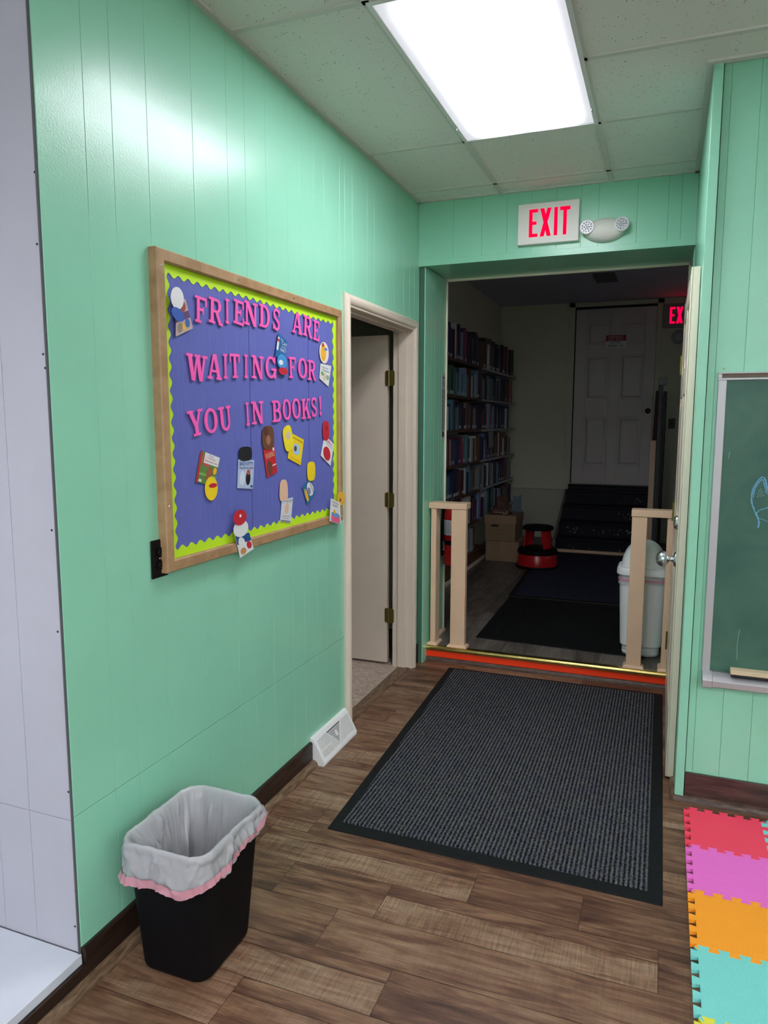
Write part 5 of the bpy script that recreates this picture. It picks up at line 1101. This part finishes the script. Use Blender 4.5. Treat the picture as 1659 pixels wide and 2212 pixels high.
def book_mesh(kind):
    if kind in _bk: return _bk[kind]
    th, H, D = kind
    bm = bmesh.new()     # spine faces +x, rounded; boards with page block set back
    prism(bm, [(0, 0), (-D, 0), (-D, 0.003), (-0.004, 0.003), (-0.002, th*0.5), (-0.004, th-0.003), (-D, th-0.003), (-D, th), (0, th), (0.003, th*0.8), (0.004, th*0.5), (0.003, th*0.2)], 0, H, 'z')
    me = bpy.data.meshes.new('book'); bm.to_mesh(me); bm.free()
    bm = bmesh.new(); box(bm, -D+0.004, -0.005, 0.0032, th-0.0032, 0.004, H-0.004); mp_ = bpy.data.meshes.new('pages'); bm.to_mesh(mp_); bm.free(); mp_.materials.append(M['paper_white'])
    bm = bmesh.new(); box(bm, 0.0041, 0.0048, th*0.15, th*0.85, 0.012, 0.040); ml_ = bpy.data.meshes.new('spine_label'); bm.to_mesh(ml_); bm.free(); ml_.materials.append(LABELM)
    _bk[kind] = (me, mp_, ml_); return _bk[kind]
_bm2 = {}
def place_book(kind, cname, x, y, z, lean, group, label, mark):
    me, mp_, ml_ = book_mesh(kind); key = (kind, cname)
    if key not in _bm2: m2 = me.copy(); m2.materials.clear(); m2.materials.append(BMAT[cname]); _bm2[key] = m2
    root = bpy.data.objects.new('book', None); COL.objects.link(root); root.location = (x, y, z); root.rotation_euler = (lean, 0, 0); tag(root, label, 'book', group)
    for nm, d in (('cover', _bm2[key]), ('pages', mp_))+((('spine_label', ml_),) if mark else ()):
        c = bpy.data.objects.new(nm, d); COL.objects.link(c); c.parent = root
rnd = random.Random(21)
def row(si, y0, y1, unit, avg, hmax=0.28):
    y = y0; names = []; items = []
    while True:
        th = round(rnd.choice((0.024, 0.032, 0.042, 0.054))*avg, 3); H = rnd.choice((0.20, 0.225, 0.245, 0.262)); H = min(H, hmax)
        if si == 0: H = rnd.choice((0.25, 0.29, 0.31))
        if y+th > y1: break
        items.append((y, (th, H, 0.165), rnd.choices([p[0] for p in PAL], WT)[0])); y += th+0.0012
        if rnd.random() < 0.045: y += 0.03
    for i, (y, kd, cn) in enumerate(items):
        l = items[i-1][2] if i else None; r_ = items[i+1][2] if i < len(items)-1 else None
        th = 'thick' if kd[0] > 0.045*avg else ('thin' if kd[0] < 0.03*avg else 'medium')
        if l and r_: nb = 'between %s and %s books' % (l, r_)
        elif r_: nb = 'first beside a %s book' % r_
        else: nb = 'last beside a %s book' % l
        place_book(kd, cn, SX-0.022+rnd.uniform(-0.012, 0.006), y, SZ[si]+0.0002, 0, 'books on the %s shelf of the %s' % (SHN[si], unit), '%s %s book %s, %s shelf of %s' % (th, cn, nb, SHN[si], unit.replace('grey ', '').replace('brown bookcase', 'bookcase')), rnd.random() < 0.55)
for si in range(6): row(si, 5.62, 7.06, 'brown bookcase', 1.65, 0.262)
row(6, 6.45, 7.0, 'brown bookcase', 1.3, 0.262)
for si in range(6): row(si, 7.11, YZ-0.1-(0.12 if si in (2, 3) else 0), 'grey shelving', 1.75, 0.262)
# folded paper hanging from the grey shelf
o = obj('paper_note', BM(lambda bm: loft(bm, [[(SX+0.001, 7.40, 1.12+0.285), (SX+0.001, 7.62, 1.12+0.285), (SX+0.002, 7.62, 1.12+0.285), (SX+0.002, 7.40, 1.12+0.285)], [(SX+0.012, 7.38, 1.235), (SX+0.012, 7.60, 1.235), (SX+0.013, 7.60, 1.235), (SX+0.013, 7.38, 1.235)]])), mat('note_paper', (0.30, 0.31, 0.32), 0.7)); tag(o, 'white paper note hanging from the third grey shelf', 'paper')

# ---------------------------------------------------------------- boxes and things on them
t = thing('cardboard_box', 'plain cardboard carton on the floor below the lidded file box', 'box', (-1.48, 7.36, Z2))
obj('carton_body', sbox(-1.655, -1.315, 7.18, 7.54, Z2+0.001, 0.298), M['carton'], t, bevel=0.003)
obj('packing_tape', sbox(-1.50, -1.45, 7.1785, 7.541, Z2+0.08, 0.2985), mat('brown_tape', (0.30, 0.19, 0.11), 0.4), t)
t = thing('file_box', 'brown cardboard file box with lid stacked on the plain carton', 'box', (-1.50, 7.38, 0.30))
obj('box_body', sbox(-1.665, -1.355, 7.18, 7.58, 0.30, 0.56), M['carton_dark'], t, bevel=0.002)
obj('lid', sbox(-1.673, -1.347, 7.172, 7.588, 0.475, 0.567), M['carton'], t, bevel=0.003)
bm = bmesh.new(); prism(bm, rrect(-1.60, -1.525, 0.445, 0.468, 0.010, 4), 7.1785, 7.180, 'y'); obj('hand_hole', bm, M['dark'], t)
for x0, x1, zc in ((-1.61, -1.42, 0.41), (-1.56, -1.46, 0.372)):
    bm = bmesh.new(); rr3 = random.Random(int(zc*1000)); P = []
    m_ = int((x1-x0)/0.006)
    for k in range(m_): P.append((x0+(x1-x0)*k/m_+rr3.uniform(-0.003, 0.003), 7.1785, zc+rr3.uniform(-0.011, 0.013)))
    tube(bm, P, 0.0011, 5); obj('handwriting', bm, flat((0.07, 0.04, 0.025)), t)
def lump(name, c, r, m, label, cat, seed=0, amp=0.3, group=None):
    bm = bmesh.new(); bmesh.ops.create_icosphere(bm, subdivisions=4, radius=1)
    for v in bm.verts:
        p = v.co.copy(); k = 1+amp*noise.noise(p*1.7+Vector((seed, 0, 0)))+amp*0.4*noise.noise(p*5+Vector((0, seed, 0)))
        v.co = Vector((c[0]+p.x*r[0]*k, c[1]+p.y*r[1]*k, max(c[2], c[2]+r[2]*0.55+p.z*r[2]*k)))
    o = obj(name, bm, m, smooth=True); tag(o, label, cat, group); return o
lump('brown_bag', (-1.555, 7.42, 0.568), (0.085, 0.08, 0.11), mat('brown_cloth', (0.09, 0.045, 0.03), 0.8, bump=0.5, bscale=40), 'crumpled brown cloth bag on the file box lid', 'bag', 3)
m, nt, b = nodes('patterned_cloth'); vv = nt.nodes.new('ShaderNodeTexVoronoi'); vv.inputs['Scale'].default_value = 45; tc = nt.nodes.new('ShaderNodeTexCoord'); nt.links.new(tc.outputs['Object'], vv.inputs['Vector'])
r = nt.nodes.new('ShaderNodeValToRGB'); nt.links.new(vv.outputs['Distance'], r.inputs[0]); r.color_ramp.elements[0].position = 0.3; r.color_ramp.elements[0].color = (0.35, 0.22, 0.15, 1); r.color_ramp.elements[1].position = 0.5; r.color_ramp.elements[1].color = (0.05, 0.012, 0.015, 1); nt.links.new(r.outputs[0], b.inputs['Base Color']); M['beads'] = m
lump('patterned_scarf', (-1.525, 7.26, 0.568), (0.105, 0.06, 0.04), M['beads'], 'small patterned cloth bundle at the front of the file box lid', 'cloth', 5, 0.2)
t = thing('bookend', 'slate blue metal bookend with notched top on the file box', 'bookend', (-1.40, 7.47, 0.568))
bm = bmesh.new(); prism(bm, [(-1.455, 0.568), (-1.355, 0.568), (-1.362, 0.755), (-1.385, 0.735), (-1.408, 0.725), (-1.430, 0.735), (-1.450, 0.755)], 7.50, 7.503, 'y'); obj('plate', bm, mat('slate_blue_metal', (0.10, 0.14, 0.18), 0.4), t)
obj('foot', sbox(-1.455, -1.355, 7.42, 7.503, 0.568, 0.571), mat('slate_blue_metal_foot', (0.10, 0.14, 0.18), 0.4), t)
bm = bmesh.new(); tube(bm, [(-1.49+0.03*math.cos(a), 7.52, 0.655+0.09*math.sin(a)) for a in [PI*k/12 for k in range(-2, 15)]], 0.002, 6); o = obj('wire_loop', bm, M['chrome']); tag(o, 'thin wire loop standing behind the brown cloth bag', 'wire')
# red kick stool
SC = (-1.105, 7.03)
t = thing('step_stool', 'round red kick stool with black treads before the dark steps', 'stool', (SC[0], SC[1], Z2))
def cc(z=0): return (SC[0], SC[1], Z2+0.0085+z)
bm = bmesh.new(); lathe(bm, [(0.196, 0.012), (0.198, 0.03), (0.190, 0.08), (0.182, 0.125), (0.176, 0.135)], cc(), 48); sharp(obj('base', bm, M['red'], t, smooth=True), 0.8)
bm = bmesh.new(); lathe(bm, [(0.200, 0.003), (0.206, 0.006), (0.206, 0.018), (0.198, 0.022)], cc(), 48); obj('bumper', bm, M['black_plastic'], t, smooth=True)
bm = bmesh.new(); lathe(bm, [(0.176, 0.134), (0.190, 0.138), (0.194, 0.150), (0.188, 0.172), (0.165, 0.190), (0.10, 0.196), (0.02, 0.196)], cc(), 48); sharp(obj('lower_tread', bm, M['black_plastic'], t, smooth=True), 0.8)
for s in (-1, 1):
    bm = bmesh.new(); R_ = []
    for h, r_ in ((0.185, 0.140), (0.28, 0.132), (0.372, 0.122)):
        ring = []
        for rr_, a_ in ((r_, -0.62), (r_, -0.3), (r_, 0), (r_, 0.3), (r_, 0.62), (r_-0.014, 0.62), (r_-0.014, 0.3), (r_-0.014, 0), (r_-0.014, -0.3), (r_-0.014, -0.62)):
            a = (0 if s > 0 else PI)-0.35+a_*(1.0 if h < 0.2 else 1.25); ring.append((SC[0]+rr_*math.cos(a), SC[1]+rr_*math.sin(a), Z2+0.0085+h))
        R_.append(ring)
    loft(bm, R_); obj('leg', bm, M['red'], t, bevel=0.002)
bm = bmesh.new(); lathe(bm, [(0.118, 0.366), (0.146, 0.368), (0.150, 0.380), (0.146, 0.396), (0.13, 0.404), (0.06, 0.406), (0.01, 0.406)], cc(), 48); sharp(obj('seat', bm, M['black_plastic'], t, smooth=True), 0.8)

# ---------------------------------------------------------------- mats in the second room
t = thing('floor_mat', 'plain black rubber mat on the grey plank floor past the brass edge', 'mat', (-0.62, 5.1, Z2))
bm = bmesh.new(); slab(bm, [(-1.100, 4.525), (-0.05, 4.47), (-0.05, 5.74), (-1.115, 5.72)], Z2+0.001, Z2+0.005, 0.003); obj('sheet', bm, mat('flat_black_rubber', (0.006, 0.007, 0.0075), 0.6, spec=0.2, bump=0.3, bscale=50), t)
bm = bmesh.new()
for a, b_ in ((-1.0, -0.975), (-0.93, -0.915), (-0.30, -0.275)): box(bm, a, b_, 4.62, 5.62, Z2+0.005, Z2+0.0065)
box(bm, -1.0, -0.2, 5.60, 5.62, Z2+0.005, Z2+0.0066); obj('moulded_rib', bm, M['rubber'], t)
t = thing('runner_mat', 'dark navy ribbed runner mat leading to the steps', 'mat', (-0.7, 6.7, Z2))
bm = bmesh.new(); slab(bm, [(-1.13, 5.75), (-0.16, 5.77), (-0.16, 7.93), (-1.21, 7.93)], Z2+0.001, Z2+0.004, 0.003); obj('rubber_edge', bm, M['rubber'], t)
bm = bmesh.new(); slab(bm, [(-1.09, 5.80), (-0.20, 5.82), (-0.20, 7.88), (-1.17, 7.88)], Z2+0.004, Z2+0.008, 0.002); obj('ribbed_pile', bm, M['matpile2'], t)

# ---------------------------------------------------------------- white swing-lid bin
WC = (-0.078, 4.60)
t = thing('swing_lid_bin', 'tall pale grey swing-lid bin behind the right railing', 'bin', (WC[0], WC[1], Z2))
def rr_ring(hx, hy, r, z): return ring_rr(WC[0]-hx, WC[0]+hx, WC[1]-hy, WC[1]+hy, r, Z2+z, 8)
M['bin'] = mat('white_bin_plastic', (0.86, 0.88, 0.88), 0.32)
bm = bmesh.new(); rings = [rr_ring(0.098, 0.088, 0.05, 0.002), rr_ring(0.103, 0.093, 0.05, 0.006)]
for k in range(4): rings += [rr_ring(0.104, 0.094, 0.05, 0.012+k*0.012), rr_ring(0.107, 0.097, 0.05, 0.016+k*0.012), rr_ring(0.107, 0.097, 0.05, 0.020+k*0.012)]
rings += [rr_ring(0.119, 0.108, 0.055, 0.068), rr_ring(0.137, 0.125, 0.06, 0.505), rr_ring(0.140, 0.128, 0.06, 0.508)]
loft(bm, rings); sharp(obj('body', bm, M['bin'], t, smooth=True), 0.6)
bm = bmesh.new(); loft(bm, [rr_ring(0.146, 0.134, 0.065, 0.500), rr_ring(0.152, 0.140, 0.07, 0.505), rr_ring(0.152, 0.140, 0.07, 0.532), rr_ring(0.145, 0.133, 0.07, 0.545), rr_ring(0.128, 0.118, 0.07, 0.550)]); sharp(obj('lid_rim', bm, M['bin'], t, smooth=True), 0.7)
bm = bmesh.new(); rings = []
for k in range(9):
    a = PI/2*k/8.6; rings.append(rr_ring(0.126*math.cos(a)+0.002, 0.116*math.cos(a)**0.6+0.002, max(0.002, 0.075*math.cos(a)), 0.548+0.155*math.sin(a)))
loft(bm, rings); sharp(obj('swing_lid', bm, M['bin'], t, smooth=True), 0.8)
bm = bmesh.new(); rings = []
for z, g in ((0.500, 0.001), (0.485, 0.0045), (0.468, 0.004), (0.452, 0.006)):
    rg = rr_ring(0.137+g, 0.125+g, 0.06, z); rings.append([(a, b_, c+0.012*noise.noise(Vector((a*9, b_*9, 1))) if z < 0.49 else c) for a, b_, c in rg])
loft(bm, rings, False, False); o = obj('bag_edge', bm, M['film'], None, smooth=True, origin=(WC[0], WC[1], Z2+0.45)); tag(o, 'white liner edge folded under the rim of the swing-lid bin', 'bin liner')
bm = bmesh.new(); rings = []
for z in (0.484, 0.470):
    rg = rr_ring(0.1445, 0.1325, 0.065, z); rings.append([(a, b_, c+0.010*noise.noise(Vector((a*8, b_*8, 2)))) for a, b_, c in rg])
loft(bm, rings, False, False); obj('drawstring', bm, M['pinktape'], o, smooth=True, label='pink drawstring')

# ---------------------------------------------------------------- fire extinguisher and its sign
EC = (-1.268, 4.56)
t = thing('fire_extinguisher', 'red fire extinguisher hanging on the green jamb behind the left railing', 'fire extinguisher', (EC[0], EC[1], 0.55))
bm = bmesh.new(); lathe(bm, [(0.05, 0.560), (0.062, 0.566), (0.064, 0.575), (0.064, 0.895), (0.060, 0.920), (0.045, 0.942), (0.024, 0.952), (0.022, 0.962)], (EC[0], EC[1], 0), 36); sharp(obj('cylinder', bm, M['red'], t, smooth=True), 0.9)
bm = bmesh.new(); R_ = []
for z in (0.765, 0.865): R_.append([(EC[0]+0.0647*math.cos(a), EC[1]+0.0647*math.sin(a), z) for a in [PI+0.2+(PI*0.95)*k/20 for k in range(21)]])
loft(bm, R_, False, False, closed=False); obj('instruction_label', bm, mat('label_white', (0.62, 0.63, 0.66), 0.5), t)
bm = bmesh.new()
for k in range(9): 
    z = 0.856-k*0.009; Rr = [[(EC[0]+0.0651*math.cos(a), EC[1]+0.0651*math.sin(a), z+dz) for a in [PI+0.55+0.9*q/8 for q in range(9)]] for dz in (0, 0.0022)]; loft(bm, Rr, False, False, closed=False)
obj('label_print', bm, flat((0.18, 0.18, 0.2)), t)
bm = bmesh.new(); lathe(bm, [(0.018, 0.962), (0.018, 0.985), (0.012, 0.992)], (EC[0], EC[1], 0), 16); box(bm, EC[0]-0.012, EC[0]+0.012, EC[1]-0.10, EC[1]+0.02, 0.985, 0.992); box(bm, EC[0]-0.010, EC[0]+0.010, EC[1]-0.09, EC[1]+0.015, 1.003, 1.008); obj('valve_handle', bm, M['black_plastic'], t, bevel=0.002)
bm = bmesh.new(); tube(bm, [(EC[0], EC[1]-0.015, 0.972), (EC[0]-0.035, EC[1]-0.045, 0.965), (EC[0]-0.058, EC[1]-0.055, 0.92), (EC[0]-0.062, EC[1]-0.056, 0.80), (EC[0]-0.060, EC[1]-0.055, 0.70), (EC[0]-0.058, EC[1]-0.055, 0.63)], 0.009, 10); obj('hose', bm, M['black_plastic'], t, smooth=True)
bm = bmesh.new(); lathe(bm, [(0.0655, 0.70), (0.0665, 0.705), (0.0665, 0.725), (0.0655, 0.73)], (EC[0], EC[1], 0), 36); obj('strap', bm, M['black_plastic'], t)
bm = bmesh.new(); box(bm, EC[0]-0.052, EC[0]-0.044, EC[1]-0.066, EC[1]-0.052, 0.665, 0.725); obj('strap_buckle', bm, M['chrome'], t)
obj('bracket', sbox(-1.349, EC[0]-0.045, EC[1]-0.012, EC[1]+0.012, 0.68, 0.96), M['black_plastic'], t)
o = bmesh.new(); tube(o, [(-1.24, 4.40, 1.004), (-1.225, 4.44, 1.04), (-1.205, 4.50, 1.075)], 0.0015, 6); o = obj('wire', o, M['chrome']); tag(o, 'thin pale wire sticking up behind the left railing', 'wire')
SY0, SY1, SG0, SG1 = 4.520, 4.592, 1.393, 1.812; SXp = -1.3488
t = thing('extinguisher_sign', 'narrow vertical fire extinguisher sign on the green jamb', 'sign', (SXp, (SY0+SY1)/2, SG0))
obj('sign_plate', sbox(SXp, SXp+0.0015, SY0, SY1, SG0, SG1), mat('grey_sign', (0.42, 0.44, 0.45), 0.4), t, bevel=0.0005)
cy = (SY0+SY1)/2
for y0, y1 in ((SY0+0.006, SY0+0.017), (SY1-0.017, SY1-0.006)): obj('dark_border', sbox(SXp+0.0014, SXp+0.0019, y0, y1, SG0+0.05, SG1-0.10), flat((0.05, 0.02, 0.03)), t)
for k, ch in enumerate('EXTINGUISHER'):
    zt = SG1-0.106-k*0.0215; hw = 0.004 if ch == 'I' else 0.012
    obj('lettering', text_mesh(ch, lambda u, v_: (SXp+0.0021, cy-hw+2*hw*u, zt-0.017+0.017*v_)), flat((0.05, 0.03, 0.035)), t)
obj('lettering', text_mesh('FIRE', lambda u, v_: (SXp+0.0018, cy-0.026+0.052*u, SG1-0.085+0.035*v_)), flat((0.05, 0.02, 0.025)), t)
bm = bmesh.new(); prism(bm, [(cy-0.022, SG1-0.02), (cy+0.022, SG1-0.02), (cy, SG1-0.045)], SXp+0.0014, SXp+0.0019, 'x'); prism(bm, [(cy-0.024, SG0+0.045), (cy+0.024, SG0+0.045), (cy+0.024, SG0+0.012), (cy-0.024, SG0+0.012)], SXp+0.0014, SXp+0.0019, 'x'); obj('arrow', bm, flat((0.10, 0.02, 0.03)), t)
